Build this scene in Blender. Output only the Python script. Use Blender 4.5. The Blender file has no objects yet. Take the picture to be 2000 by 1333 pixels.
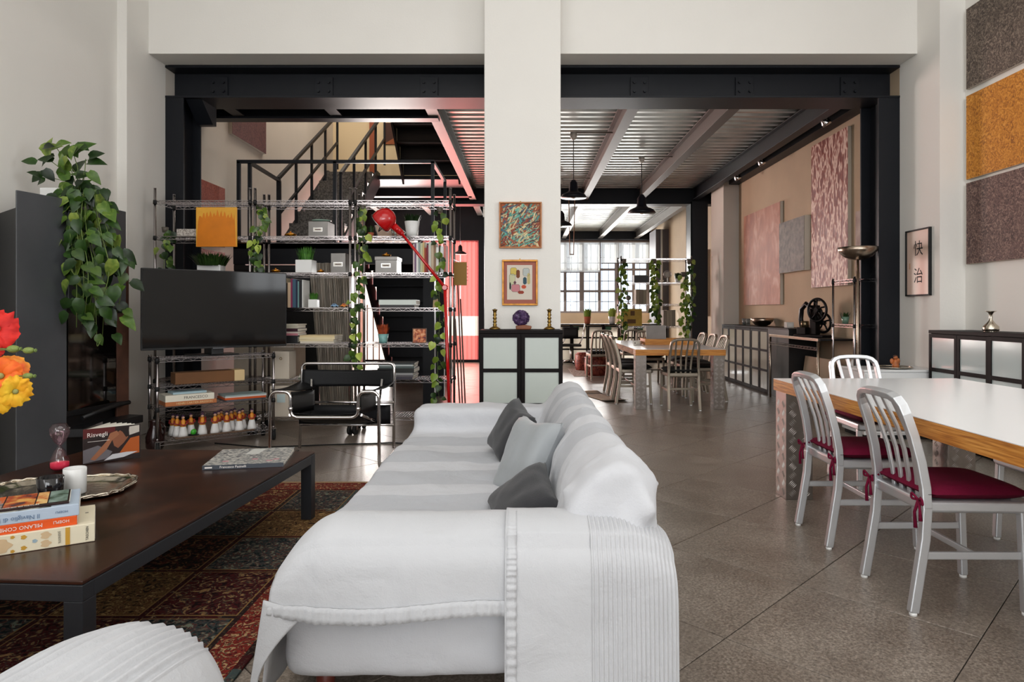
import bpy, bmesh, math, random
from mathutils import Vector, Matrix, Euler, noise as mnoise
random.seed(7)
R = math.radians; PI = math.pi
sc = bpy.context.scene
COL = sc.collection
# ------------------------------------------------------------------ camera
# level camera, 1.2 m above the floor, looking along +Y; vanishing point at (1025, 608) of 2000x1333
VX, VY, FP, EYE = 1025.0, 608.0, 1297.0, 1.2
cam = bpy.data.cameras.new('camera'); camo = bpy.data.objects.new('camera', cam); COL.objects.link(camo)
camo.location = (0, 0, EYE); camo.rotation_euler = (R(90), 0, 0)
cam.sensor_width = 36; cam.lens = FP / 2000 * 36
cam.shift_x = (1000 - VX) / 2000; cam.shift_y = (VY - 666.5) / 2000
cam.clip_start = 0.05; cam.clip_end = 200
sc.camera = camo
# ------------------------------------------------------------------ world, sun, windows' daylight, exposure
w = bpy.data.worlds.new('world'); sc.world = w; w.use_nodes = True
bg = w.node_tree.nodes['Background']; bg.inputs[0].default_value = (0.92, 0.96, 1.0, 1); bg.inputs[1].default_value = 3.0
def light(name, typ, loc, rot, energy, color=(1, 1, 1), size=None, size_y=None, spread=None):
    l = bpy.data.lights.new(name, typ); l.energy = energy; l.color = color
    if typ == 'AREA':
        l.shape = 'RECTANGLE'; l.size = size; l.size_y = size_y
        if spread: l.spread = R(spread)
    elif typ == 'SUN': l.angle = R(0.6)
    elif size: l.shadow_soft_size = size
    o = bpy.data.objects.new(name, l); COL.objects.link(o); o.location = loc; o.rotation_euler = rot
    return o
SUN = light('sun', 'SUN', (0, 30, 20), (0, 0, 0), 6.0, (1.0, 0.93, 0.84))
SUN.rotation_euler = Vector((0.33, -0.86, -0.36)).to_track_quat('-Z', 'Y').to_euler()
# area lights for unseen windows, assumed behind the camera and on the left
light('window_daylight_rear', 'AREA', (0.3, -8.85, 3.0), (R(90), 0, 0), 400, (0.97, 0.985, 1.0), 7.0, 3.8)
light('window_daylight_side', 'AREA', (-3.72, -3.0, 3.4), (0, R(-90), 0), 190, (0.97, 0.985, 1.0), 2.4, 7.0)
# overhead fill light added under the closed living room ceiling
light('skylight_daylight', 'AREA', (0.3, 0.4, 5.36), (0, 0, 0), 135, (0.98, 0.99, 1.0), 5.0, 5.5)
# daylight entering by the far window wall
light('window_daylight_far', 'AREA', (1.5, 20.45, 2.2), (R(-68), 0, 0), 480, (1.0, 0.97, 0.93), 4.4, 2.0)
light('window_daylight_red_sheets', 'AREA', (-1.75, 15.35, 1.6), (R(-90), 0, R(-8)), 120, (1.0, 0.24, 0.21), 1.3, 2.5)
light('window_daylight_frosted_sheets', 'AREA', (-3.1, 15.35, 1.6), (R(-90), 0, R(28)), 330, (1.0, 0.93, 0.88), 1.2, 2.5)
light('window_daylight_right', 'AREA', (4.08, 2.55, 2.5), (0, R(90), 0), 36, (0.97, 0.985, 1.0), 1.8, 1.4)
# warm light added under the closed stairwell roof, for the lit upper floor
light('stair_skylight', 'AREA', (-2.5, 10.2, 6.4), (0, 0, 0), 130, (1.0, 0.9, 0.78), 2.2, 3.5)
vs = sc.view_settings
vs.view_transform = 'Standard'; vs.look = 'None'; vs.gamma = 1.0; vs.use_curve_mapping = False; vs.exposure = -0.18
sc.cycles.use_denoising = True
sc.cycles.max_bounces = 7; sc.cycles.diffuse_bounces = 4; sc.cycles.glossy_bounces = 4; sc.cycles.transmission_bounces = 6; sc.cycles.transparent_max_bounces = 8
sc.cycles.caustics_reflective = False; sc.cycles.caustics_refractive = False
sc.cycles.sample_clamp_indirect = 6.0; sc.cycles.use_adaptive_sampling = True; sc.cycles.adaptive_threshold = 0.035
# ------------------------------------------------------------------ mesh helpers
def at(x, y, Y): return Vector(((x - VX) * Y / FP, Y, EYE - (y - VY) * Y / FP))
def lin(c):
    def f(u):
        u /= 255.0
        return u / 12.92 if u <= 0.04045 else ((u + 0.055) / 1.055) ** 2.4
    return (f(c[0]), f(c[1]), f(c[2]), 1)
class MB:
    def __init__(s): s.v = []; s.f = []; s.sm = []
    def add(s, vs, fs, smooth=False, M=None):
        o = len(s.v)
        s.v += [tuple(M @ Vector(p)) for p in vs] if M else [tuple(p) for p in vs]
        s.f += [tuple(o + i for i in f) for f in fs]; s.sm += [smooth] * len(fs)
        return s
    def box(s, x0, x1, y0, y1, z0, z1, M=None):
        vs = [(x, y, z) for z in (z0, z1) for y in (y0, y1) for x in (x0, x1)]
        return s.add(vs, [(0, 2, 3, 1), (4, 5, 7, 6), (0, 1, 5, 4), (2, 6, 7, 3), (0, 4, 6, 2), (1, 3, 7, 5)], False, M)
    def sweep(s, pts, sec, nrm, closed=False, smooth=False):
        pts = [Vector(p) for p in pts]; n = len(sec); N = Vector(nrm).normalized(); vs = []; fs = []; m = len(pts)
        for i, p in enumerate(pts):
            a = pts[i - 1] if (i > 0 or closed) else pts[i]; b = pts[(i + 1) % m] if (i < m - 1 or closed) else pts[i]
            t = (b - a).normalized(); q = t.cross(N).normalized(); nn = q.cross(t).normalized()
            k = 1.0
            if 0 < i < m - 1 or closed:
                c = (p - a).normalized().dot(t); k = 1 / max(c, 0.5)
            vs += [p + nn * u[0] + q * (u[1] * k) for u in sec]
        for i in range(m if closed else m - 1):
            for j in range(n):
                fs.append((i * n + j, i * n + (j + 1) % n, ((i + 1) % m) * n + (j + 1) % n, ((i + 1) % m) * n + j))
        if not closed: fs += [tuple(range(n))[::-1], tuple(range((m - 1) * n, m * n))]
        return s.add(vs, fs, smooth)
    def bar(s, p0, p1, w, h=None, up=(0, 0, 1)):
        h = h or w; p0 = Vector(p0); p1 = Vector(p1); t = (p1 - p0).normalized(); u = Vector(up)
        if abs(t.dot(u)) > 0.99: u = Vector((0, 1, 0))
        return s.sweep([p0, p1], [(-h / 2, -w / 2), (h / 2, -w / 2), (h / 2, w / 2), (-h / 2, w / 2)], u - t * t.dot(u))
    def tube(s, pts, r, n=8, closed=False, cap=True, smooth=True):
        pts = [Vector(p) for p in pts]; m = len(pts); vs = []; fs = []
        rr = r if isinstance(r, (list, tuple)) else [r] * m
        t0 = (pts[1] - pts[0]).normalized(); u = t0.orthogonal().normalized()
        for i, p in enumerate(pts):
            a = pts[i - 1] if (i > 0 or closed) else pts[i]; b = pts[(i + 1) % m] if (i < m - 1 or closed) else pts[i]
            t = (b - a).normalized(); u = (u - t * u.dot(t)).normalized(); q = t.cross(u)
            for j in range(n):
                g = 2 * PI * j / n; vs.append(p + (u * math.cos(g) + q * math.sin(g)) * rr[i])
        for i in range(m if closed else m - 1):
            for j in range(n):
                fs.append((i * n + j, i * n + (j + 1) % n, ((i + 1) % m) * n + (j + 1) % n, ((i + 1) % m) * n + j))
        s.add(vs, fs, smooth)
        if cap and not closed:
            o = len(s.v) - len(vs)
            s.f += [tuple(o + j for j in range(n))[::-1], tuple(o + (m - 1) * n + j for j in range(n))]; s.sm += [False, False]
        return s
    def cyl(s, p0, p1, r, n=12, r2=None): return s.tube([p0, p1], [r, r if r2 is None else r2], n)
    def lathe(s, prof, n=20, c=(0, 0, 0), M=None, smooth=True, wob=None):
        vs = []; fs = []; m = len(prof); c = Vector(c)
        for (r, z) in prof:
            for j in range(n):
                g = 2 * PI * j / n; k = wob(g, z) if wob else 1
                vs.append(c + Vector((max(r, 1e-4) * k * math.cos(g), max(r, 1e-4) * k * math.sin(g), z)))
        for i in range(m - 1):
            for j in range(n):
                fs.append((i * n + j, i * n + (j + 1) % n, (i + 1) * n + (j + 1) % n, (i + 1) * n + j))
        fs += [tuple(range(n))[::-1], tuple(range((m - 1) * n, m * n))]
        return s.add(vs, fs, smooth, M)
    def prism(s, poly, a, b, ax='x', smooth=False):
        n = len(poly)
        def P(p, k): return {'x': (k, p[0], p[1]), 'y': (p[0], k, p[1]), 'z': (p[0], p[1], k)}[ax]
        vs = [P(p, a) for p in poly] + [P(p, b) for p in poly]
        fs = [tuple(range(n))[::-1], tuple(range(n, 2 * n))] + [(i, (i + 1) % n, n + (i + 1) % n, n + i) for i in range(n)]
        return s.add(vs, fs, smooth)
    def grid(s, fn, nu, nv, smooth=True):
        vs = [fn(i / nu, j / nv) for j in range(nv + 1) for i in range(nu + 1)]
        fs = [(j * (nu + 1) + i, j * (nu + 1) + i + 1, (j + 1) * (nu + 1) + i + 1, (j + 1) * (nu + 1) + i) for j in range(nv) for i in range(nu)]
        return s.add(vs, fs, smooth)
    def ball(s, c, r, n=10, m=7, wob=None):
        r = r if isinstance(r, (tuple, list)) else (r, r, r); vs = []; fs = []
        for i in range(m + 1):
            a = PI * i / m
            for j in range(n):
                g = 2 * PI * j / n; d = Vector((math.sin(a) * math.cos(g), math.sin(a) * math.sin(g), math.cos(a)))
                k = wob(d) if wob else 1
                vs.append((c[0] + r[0] * d.x * k, c[1] + r[1] * d.y * k, c[2] + r[2] * d.z * k))
        for i in range(m):
            for j in range(n): fs.append((i * n + j, (i + 1) * n + j, (i + 1) * n + (j + 1) % n, i * n + (j + 1) % n))
        return s.add(vs, fs, True)
    def mesh(s, name, mat):
        me = bpy.data.meshes.new(name); me.from_pydata(s.v, [], s.f); me.polygons.foreach_set('use_smooth', s.sm)
        bm = bmesh.new(); bm.from_mesh(me); bmesh.ops.recalc_face_normals(bm, faces=bm.faces); bm.to_mesh(me); bm.free()
        if mat: me.materials.append(mat)
        return me
    def build(s, name, mat, parent=None, bevel=0, seg=2, loc=None, rot=None):
        return inst(name, s.mesh(name, mat), parent, loc, rot, bevel, seg)
def inst(name, me, parent=None, loc=None, rot=None, bevel=0, seg=2, scale=None):
    o = bpy.data.objects.new(name, me); COL.objects.link(o); o.parent = parent
    if loc is not None: o.location = loc
    if rot is not None: o.rotation_euler = rot
    if scale is not None: o.scale = scale
    if bevel:
        b = o.modifiers.new('b', 'BEVEL'); b.width = bevel; b.segments = seg; b.limit_method = 'ANGLE'; b.angle_limit = R(40)
    return o
def tag(o, label, cat, group=None):
    o['label'] = label; o['category'] = cat
    if group: o['group'] = group
    return o
def thing(name, label, cat, loc=(0, 0, 0), rz=0, group=None):
    o = bpy.data.objects.new(name, None); o.empty_display_size = 0.05; COL.objects.link(o)
    o.location = loc; o.rotation_euler = (0, 0, rz)
    return tag(o, label, cat, group)
def struct(name, mb, m, bevel=0, label=None):
    o = mb.build(name, m, None, bevel); o['kind'] = 'structure'
    if label: o['label'] = label
    return o
def copy_tree(root, loc=None, rz=None, label=None, parent=None):
    c = root.copy(); COL.objects.link(c); c.parent = parent
    if loc is not None: c.location = loc
    if rz is not None: c.rotation_euler = (0, 0, rz)
    if label: c['label'] = label
    for ch in root.children: copy_tree(ch, parent=c)
    return c
def arc(cx, cy, r, a0, a1, n): return [(cx + r * math.cos(R(a0 + (a1 - a0) * i / n)), cy + r * math.sin(R(a0 + (a1 - a0) * i / n))) for i in range(n + 1)]
def fillet(pts, r, n=5):
    pts = [Vector(p) for p in pts]; out = [pts[0]]
    for i in range(1, len(pts) - 1):
        a, b, c = pts[i - 1], pts[i], pts[i + 1]; u = (a - b); v = (c - b)
        k = min(r, u.length * 0.49, v.length * 0.49); p = b + u.normalized() * k; q = b + v.normalized() * k
        for j in range(n + 1):
            t = j / n; out.append(p * (1 - t) ** 2 + b * (2 * t * (1 - t)) + q * t * t)
    out.append(pts[-1]); return out
# ------------------------------------------------------------------ materials
MATS = {}
def mat(name, c=(200, 200, 200), rough=0.5, metal=0.0, spec=0.5, bump=None, var=None, trans=0.0, ior=1.45, coat=0.0, alpha=1.0, emit=None, sheen=0.0):
    """plain procedural material; var=(scale, amount) mottles the colour, bump=(scale, strength) roughens the surface"""
    if name in MATS: return MATS[name]
    m = bpy.data.materials.new(name); m.use_nodes = True; nt = m.node_tree; b = nt.nodes['Principled BSDF']
    col = lin(c); b.inputs['Base Color'].default_value = col; b.inputs['Roughness'].default_value = rough
    b.inputs['Metallic'].default_value = metal; b.inputs['Specular IOR Level'].default_value = spec; b.inputs['IOR'].default_value = ior
    b.inputs['Transmission Weight'].default_value = trans; b.inputs['Coat Weight'].default_value = coat; b.inputs['Alpha'].default_value = alpha
    b.inputs['Sheen Weight'].default_value = sheen
    tc = None
    if var or bump: tc = nt.nodes.new('ShaderNodeTexCoord')
    if var:
        n = nt.nodes.new('ShaderNodeTexNoise'); n.inputs['Scale'].default_value = var[0]; n.inputs['Detail'].default_value = 5
        nt.links.new(tc.outputs['Object'], n.inputs['Vector'])
        rp = nt.nodes.new('ShaderNodeValToRGB'); a = var[1]
        rp.color_ramp.elements[0].position = 0.3; rp.color_ramp.elements[1].position = 0.7
        rp.color_ramp.elements[0].color = tuple(max(0, x * (1 - a)) for x in col[:3]) + (1,); rp.color_ramp.elements[1].color = tuple(min(1, x * (1 + a)) for x in col[:3]) + (1,)
        nt.links.new(n.outputs['Fac'], rp.inputs['Fac']); nt.links.new(rp.outputs['Color'], b.inputs['Base Color'])
    if bump:
        n = nt.nodes.new('ShaderNodeTexNoise'); n.inputs['Scale'].default_value = bump[0]; n.inputs['Detail'].default_value = 4
        nt.links.new(tc.outputs['Object'], n.inputs['Vector'])
        bp = nt.nodes.new('ShaderNodeBump'); bp.inputs['Strength'].default_value = bump[1]; bp.inputs['Distance'].default_value = 0.01
        nt.links.new(n.outputs['Fac'], bp.inputs['Height']); nt.links.new(bp.outputs['Normal'], b.inputs['Normal'])
    MATS[name] = m; return m
def ramp_mat(name, cols, scale=5, detail=6, rough=0.7, stretch=(1, 1, 1), distort=0.0, bump=0.0, metal=0.0, tex='noise', spec=0.4, rot=(0, 0, 0)):
    """noise / voronoi / wave driven colour ramp: cols = [(pos, rgb), ...]"""
    if name in MATS: return MATS[name]
    m = bpy.data.materials.new(name); m.use_nodes = True; nt = m.node_tree; b = nt.nodes['Principled BSDF']
    b.inputs['Roughness'].default_value = rough; b.inputs['Metallic'].default_value = metal; b.inputs['Specular IOR Level'].default_value = spec
    tc = nt.nodes.new('ShaderNodeTexCoord'); mp = nt.nodes.new('ShaderNodeMapping'); mp.inputs['Scale'].default_value = stretch; mp.inputs['Rotation'].default_value = rot
    nt.links.new(tc.outputs['Object'], mp.inputs['Vector'])
    if tex == 'noise':
        t = nt.nodes.new('ShaderNodeTexNoise'); t.inputs['Detail'].default_value = detail; t.inputs['Distortion'].default_value = distort; out = t.outputs['Fac']
    elif tex == 'voronoi':
        t = nt.nodes.new('ShaderNodeTexVoronoi'); out = t.outputs['Distance']
    elif tex == 'cells':
        t = nt.nodes.new('ShaderNodeTexVoronoi'); out = t.outputs['Color']
    else:
        t = nt.nodes.new('ShaderNodeTexWave'); t.inputs['Distortion'].default_value = distort; t.inputs['Detail'].default_value = detail
        t.inputs['Detail Scale'].default_value = 1.5; out = t.outputs['Fac']
    t.inputs['Scale'].default_value = scale; nt.links.new(mp.outputs['Vector'], t.inputs['Vector'])
    rp = nt.nodes.new('ShaderNodeValToRGB'); e = rp.color_ramp.elements
    e[0].position = cols[0][0]; e[0].color = lin(cols[0][1]); e[1].position = cols[-1][0]; e[1].color = lin(cols[-1][1])
    for p, c in cols[1:-1]:
        x = e.new(p); x.color = lin(c)
    nt.links.new(out, rp.inputs['Fac']); nt.links.new(rp.outputs['Color'], b.inputs['Base Color'])
    if bump:
        bp = nt.nodes.new('ShaderNodeBump'); bp.inputs['Strength'].default_value = bump; bp.inputs['Distance'].default_value = 0.01
        nt.links.new(out, bp.inputs['Height']); nt.links.new(bp.outputs['Normal'], b.inputs['Normal'])
    MATS[name] = m; return m
def thin_glass(name, c, gl=0.12, rough=0.05):
    m = bpy.data.materials.new(name); m.use_nodes = True; nt = m.node_tree; nt.nodes.remove(nt.nodes['Principled BSDF'])
    o = nt.nodes['Material Output']; mx = nt.nodes.new('ShaderNodeMixShader'); mx.inputs[0].default_value = gl
    t = nt.nodes.new('ShaderNodeBsdfTransparent'); t.inputs[0].default_value = lin(c); g = nt.nodes.new('ShaderNodeBsdfGlossy'); g.inputs['Roughness'].default_value = rough
    nt.links.new(t.outputs[0], mx.inputs[1]); nt.links.new(g.outputs[0], mx.inputs[2]); nt.links.new(mx.outputs[0], o.inputs[0]); MATS[name] = m; return m
def translucent(name, c, tfac=0.6, clear=0.0, wave=None):
    m = bpy.data.materials.new(name); m.use_nodes = True; nt = m.node_tree; nt.nodes.remove(nt.nodes['Principled BSDF'])
    o = nt.nodes['Material Output']; mx = nt.nodes.new('ShaderNodeMixShader'); mx.inputs[0].default_value = tfac
    d = nt.nodes.new('ShaderNodeBsdfDiffuse'); t = nt.nodes.new('ShaderNodeBsdfTranslucent'); d.inputs[0].default_value = lin(c); t.inputs[0].default_value = lin(c)
    nt.links.new(d.outputs[0], mx.inputs[1]); nt.links.new(t.outputs[0], mx.inputs[2]); last = mx
    if clear:
        m2 = nt.nodes.new('ShaderNodeMixShader'); m2.inputs[0].default_value = clear; tr = nt.nodes.new('ShaderNodeBsdfTransparent'); tr.inputs[0].default_value = lin(c)
        nt.links.new(mx.outputs[0], m2.inputs[1]); nt.links.new(tr.outputs[0], m2.inputs[2]); last = m2
    nt.links.new(last.outputs[0], o.inputs[0]); MATS[name] = m; return m
def text(body, size, m, parent, loc, rot, name='lettering', align='CENTER', sx=1.0, extrude=0.0003):
    c = bpy.data.curves.new(name, 'FONT'); c.body = body; c.size = size; c.align_x = align; c.align_y = 'CENTER'; c.extrude = extrude; c.resolution_u = 2
    tmp = bpy.data.objects.new('tmp', c); COL.objects.link(tmp)
    me = bpy.data.meshes.new_from_object(tmp.evaluated_get(bpy.context.evaluated_depsgraph_get())); bpy.data.objects.remove(tmp); bpy.data.curves.remove(c)
    me.materials.clear(); me.materials.append(m); me.name = name
    return inst(name, me, parent, loc, rot, scale=(sx, 1, 1))
WHITE = mat('white_plaster', (235, 232, 226), 0.85, bump=(60, 0.08), var=(0.8, 0.025))
PLAST = mat('beige_plaster', (186, 164, 138), 0.85, bump=(40, 0.1), var=(1.1, 0.10))
PLASTL = mat('pale_grey_plaster', (206, 198, 188), 0.85, bump=(40, 0.1), var=(1.0, 0.05))
CREAM = mat('cream_plaster', (224, 205, 170), 0.85, bump=(40, 0.05))
STEEL = mat('black_steel', (24, 26, 31), 0.45, spec=0.28, bump=(30, 0.04))
STEEL2 = mat('black_painted_wood', (20, 19, 20), 0.4)
BLACK = mat('matt_black', (14, 14, 15), 0.6)
CHROME = mat('chrome_wire', (172, 166, 166), 0.2, 1.0)
CHROME2 = mat('polished_tube', (215, 212, 212), 0.1, 1.0)
ALU = mat('brushed_aluminium', (206, 208, 211), 0.38, 0.72, bump=(90, 0.03))
ALUF = mat('dull_aluminium', (146, 136, 122), 0.4, 0.7)  # far chairs' aluminium, colour darkened for the shade they stand in
RUBBER = mat('black_rubber', (18, 18, 18), 0.7)
GALV = ramp_mat('galvanised_deck', [(0.3, (170, 172, 168)), (0.7, (206, 206, 200))], 3, 3, 0.36, metal=0.85)
BRASS = mat('aged_brass', (140, 112, 58), 0.35, 1.0, var=(30, 0.25))
GOLD = mat('golden_bronze', (206, 140, 42), 0.25, 1.0)
SILVER = mat('silver_plate', (205, 196, 180), 0.18, 1.0, bump=(60, 0.15))
PORC = mat('white_porcelain', (232, 232, 230), 0.25)
PAPER = mat('paper_white', (232, 228, 216), 0.8)
TERRA = mat('terracotta', (172, 92, 62), 0.75)
def leaf_mat(name, cols, rough=0.36):
    m = bpy.data.materials.new(name); m.use_nodes = True; nt = m.node_tree; b = nt.nodes['Principled BSDF']; b.inputs['Roughness'].default_value = rough; b.inputs['Specular IOR Level'].default_value = 0.4
    oi = nt.nodes.new('ShaderNodeObjectInfo'); tc = nt.nodes.new('ShaderNodeTexCoord'); n = nt.nodes.new('ShaderNodeTexNoise'); n.inputs['Scale'].default_value = 30; n.inputs['Detail'].default_value = 4; nt.links.new(tc.outputs['Object'], n.inputs['Vector'])
    ma = nt.nodes.new('ShaderNodeMath'); ma.operation = 'MULTIPLY_ADD'; ma.inputs[1].default_value = 0.7; nt.links.new(n.outputs['Fac'], ma.inputs[0]); sb_ = nt.nodes.new('ShaderNodeMath'); sb_.operation = 'SUBTRACT'; sb_.inputs[1].default_value = 0.35; nt.links.new(oi.outputs['Random'], sb_.inputs[0]); nt.links.new(sb_.outputs[0], ma.inputs[2])
    rp = nt.nodes.new('ShaderNodeValToRGB'); e = rp.color_ramp.elements; e[0].position = cols[0][0]; e[0].color = lin(cols[0][1]); e[1].position = cols[-1][0]; e[1].color = lin(cols[-1][1])
    for p, c in cols[1:-1]: x = e.new(p); x.color = lin(c)
    nt.links.new(ma.outputs[0], rp.inputs['Fac']); nt.links.new(rp.outputs['Color'], b.inputs['Base Color']); MATS[name] = m; return m
LEAF = leaf_mat('pothos_leaf', [(0.0, (22, 44, 14)), (0.4, (46, 78, 24)), (0.75, (82, 112, 38)), (1.0, (140, 156, 72))])
LEAFD = leaf_mat('dark_leaf', [(0.0, (16, 34, 14)), (0.6, (38, 64, 24)), (1.0, (74, 98, 40))])
LEAFY = leaf_mat('lime_leaf', [(0.0, (70, 100, 26)), (0.6, (126, 152, 52)), (1.0, (180, 196, 92))])
STEM = mat('green_stem', (104, 124, 62), 0.6)
DARKF = mat('charcoal_fabric', (44, 44, 47), 0.9, bump=(250, 0.25), sheen=0.2)
LEATH = mat('black_leather', (12, 12, 14), 0.5, spec=0.25, bump=(120, 0.1))
# ================================================================== STRUCTURE
# ---- floor: square tiles laid at 45 degrees
def tile_material():
    m = bpy.data.materials.new('speckled_brown_tile'); m.use_nodes = True; nt = m.node_tree; b = nt.nodes['Principled BSDF']
    tc = nt.nodes.new('ShaderNodeTexCoord'); oi = nt.nodes.new('ShaderNodeObjectInfo')
    ad = nt.nodes.new('ShaderNodeVectorMath'); ad.operation = 'MULTIPLY_ADD'; ad.inputs[1].default_value = (1, 1, 1)
    cx = nt.nodes.new('ShaderNodeCombineXYZ'); mu = nt.nodes.new('ShaderNodeMath'); mu.operation = 'MULTIPLY'; mu.inputs[1].default_value = 37.0
    nt.links.new(oi.outputs['Random'], mu.inputs[0]); nt.links.new(mu.outputs[0], cx.inputs[0]); nt.links.new(mu.outputs[0], cx.inputs[2])
    nt.links.new(tc.outputs['Object'], ad.inputs[0]); nt.links.new(cx.outputs[0], ad.inputs[2])
    n1 = nt.nodes.new('ShaderNodeTexNoise'); n1.inputs['Scale'].default_value = 95; n1.inputs['Detail'].default_value = 6; n1.inputs['Roughness'].default_value = 0.75
    n2 = nt.nodes.new('ShaderNodeTexNoise'); n2.inputs['Scale'].default_value = 3.2; n2.inputs['Detail'].default_value = 4
    for n in (n1, n2): nt.links.new(ad.outputs[0], n.inputs['Vector'])
    r1 = nt.nodes.new('ShaderNodeValToRGB'); e = r1.color_ramp.elements
    e[0].position = 0.33; e[0].color = lin((92, 82, 73)); e[1].position = 0.68; e[1].color = lin((176, 164, 151)); x = e.new(0.5); x.color = lin((134, 123, 112))
    r2 = nt.nodes.new('ShaderNodeValToRGB'); r2.color_ramp.elements[0].position = 0.35; r2.color_ramp.elements[0].color = (0.66, 0.63, 0.61, 1); r2.color_ramp.elements[1].position = 0.65; r2.color_ramp.elements[1].color = (1, 1, 1, 1)
    mx = nt.nodes.new('ShaderNodeMixRGB'); mx.blend_type = 'MULTIPLY'; mx.inputs[0].default_value = 0.8
    nt.links.new(n1.outputs['Fac'], r1.inputs['Fac']); nt.links.new(n2.outputs['Fac'], r2.inputs['Fac'])
    nt.links.new(r1.outputs[0], mx.inputs[1]); nt.links.new(r2.outputs[0], mx.inputs[2]); nt.links.new(mx.outputs[0], b.inputs['Base Color'])
    mr = nt.nodes.new('ShaderNodeMapRange'); mr.inputs['To Min'].default_value = 0.24; mr.inputs['To Max'].default_value = 0.42
    nt.links.new(n2.outputs['Fac'], mr.inputs['Value']); nt.links.new(mr.outputs[0], b.inputs['Roughness'])
    bp = nt.nodes.new('ShaderNodeBump'); bp.inputs['Strength'].default_value = 0.12; bp.inputs['Distance'].default_value = 0.003
    nt.links.new(n1.outputs['Fac'], bp.inputs['Height']); nt.links.new(bp.outputs['Normal'], b.inputs['Normal'])
    b.inputs['Specular IOR Level'].default_value = 0.55
    return m
TILE = tile_material()
floor = struct('floor', MB().box(-4.4, 4.7, -9.4, 21.0, -0.2, -0.006), mat('dark_grout', (52, 47, 43), 0.9), label='brown speckled stone tile floor laid diagonally')
PITCH = 0.94; SIDE = PITCH / math.sqrt(2) - 0.0045
tm = MB().box(-SIDE / 2, SIDE / 2, -SIDE / 2, SIDE / 2, -0.012, 0.0).mesh('tile', TILE)
cells = []
for k in range(-14, 26):
    for q in range(-14, 26):
        p = 4.112 + (k + 0.5) * PITCH; s = 1.70 + (q + 0.5) * PITCH; X = (p - s) / 2; Y = (p + s) / 2
        if -3.95 < X < 4.25 and -3.5 < Y < 20.6:
            vis = Y > 1.4 and -0.86 < X / Y < 0.84
            cells.append((0 if vis else 1, Y if vis else abs(Y), X, Y))
cells.sort()
for i, (a, b_, X, Y) in enumerate(cells[:290]):
    inst('tile', tm, floor, (X, Y, 0), (0, 0, R(45)), bevel=0.0015, seg=1)
rest = MB()
for (a, b_, X, Y) in cells[290:]:
    rest.box(-SIDE / 2, SIDE / 2, -SIDE / 2, SIDE / 2, -0.012, 0.0, Matrix.Translation((X, Y, 0)) @ Matrix.Rotation(R(45), 4, 'Z'))
o = rest.build('floor_tiles', TILE, floor); o['kind'] = 'stuff'
# ---- living room shell
struct('wall_left', MB().box(-4.35, -3.83, -9.4, 6.24, -0.2, 5.4), WHITE, label='tall white plaster wall behind the black stove')
struct('wall_left_rear', MB().box(-4.35, -3.74, 6.24, 15.6, -0.2, 6.7), PLASTL, label='pale plaster wall running past the staircase')
MB_ = MB().box(-4.35, -3.738, 6.238, 6.91, -0.2, 5.4); struct('wall_left_reveal', MB_, WHITE, label='white pilaster side beside the wire shelving')
struct('wall_right', MB().box(4.14, 4.7, -9.4, 1.83, -0.2, 5.4).box(4.14, 4.7, 3.27, 6.24, -0.2, 5.4).box(4.14, 4.7, 1.83, 3.27, -0.2, 1.58).box(4.14, 4.7, 1.83, 3.27, 3.42, 5.4), WHITE, label='white wall carrying three large textured panels')
struct('wall_right_reveal', MB().box(3.9, 4.7, 6.24, 6.91, -0.2, 5.4), WHITE, label='white pilaster side with framed calligraphy')
struct('wall_right_rear', MB().box(3.902, 4.7, 6.91, 21.0, -0.2, 4.0), PLAST, label='beige plaster wall of the rear hall')
struct('wall_header', MB().box(-3.74, 3.9, 6.6, 6.9, 3.76, 5.4), WHITE, label='white wall above the steel framed opening')
struct('pillar_center', MB().box(-0.387, 0.343, 6.35, 6.895, 0, 5.4), WHITE, 0.006, 'wide white plaster pillar between the two openings')
struct('ceiling', MB().box(-4.35, 4.7, -9.4, 6.91, 5.4, 5.6), WHITE)
# unseen back wall behind the camera, its three tall windows assumed
bw = MB()
for x0, x1 in ((-4.35, -3.2), (-0.9, -0.6), (1.4, 1.7), (3.8, 4.7)): bw.box(x0, x1, -9.4, -9.0, 0, 5.4)
for z0, z1 in ((0, 0.7), (4.9, 5.4)): bw.box(-3.2, 3.8, -9.4, -9.0, z0, z1)
struct('wall_back', bw, WHITE)
for i, (x0, x1) in enumerate(((-3.2, -0.9), (-0.6, 1.4), (1.7, 3.8))):
    f = MB()
    for z in (0.73, 2.1, 3.5, 4.87): f.box(x0, x1, -9.28, -9.22, z - 0.03, z + 0.03)
    for x in (x0 + 0.03, (x0 + x1) / 2, x1 - 0.03): f.box(x - 0.03, x + 0.03, -9.28, -9.22, 0.7, 4.9)
    struct('window_%d' % (i + 2), f, STEEL)
mb = MB()
for z in (1.58, 2.5, 3.42): mb.box(4.1, 4.16, 1.83, 3.27, z - 0.025, z + 0.025)
for y in (1.83, 2.55, 3.27): mb.box(4.1, 4.16, y - 0.025, y + 0.025, 1.58, 3.42)
struct('window_5', mb, STEEL)
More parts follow.
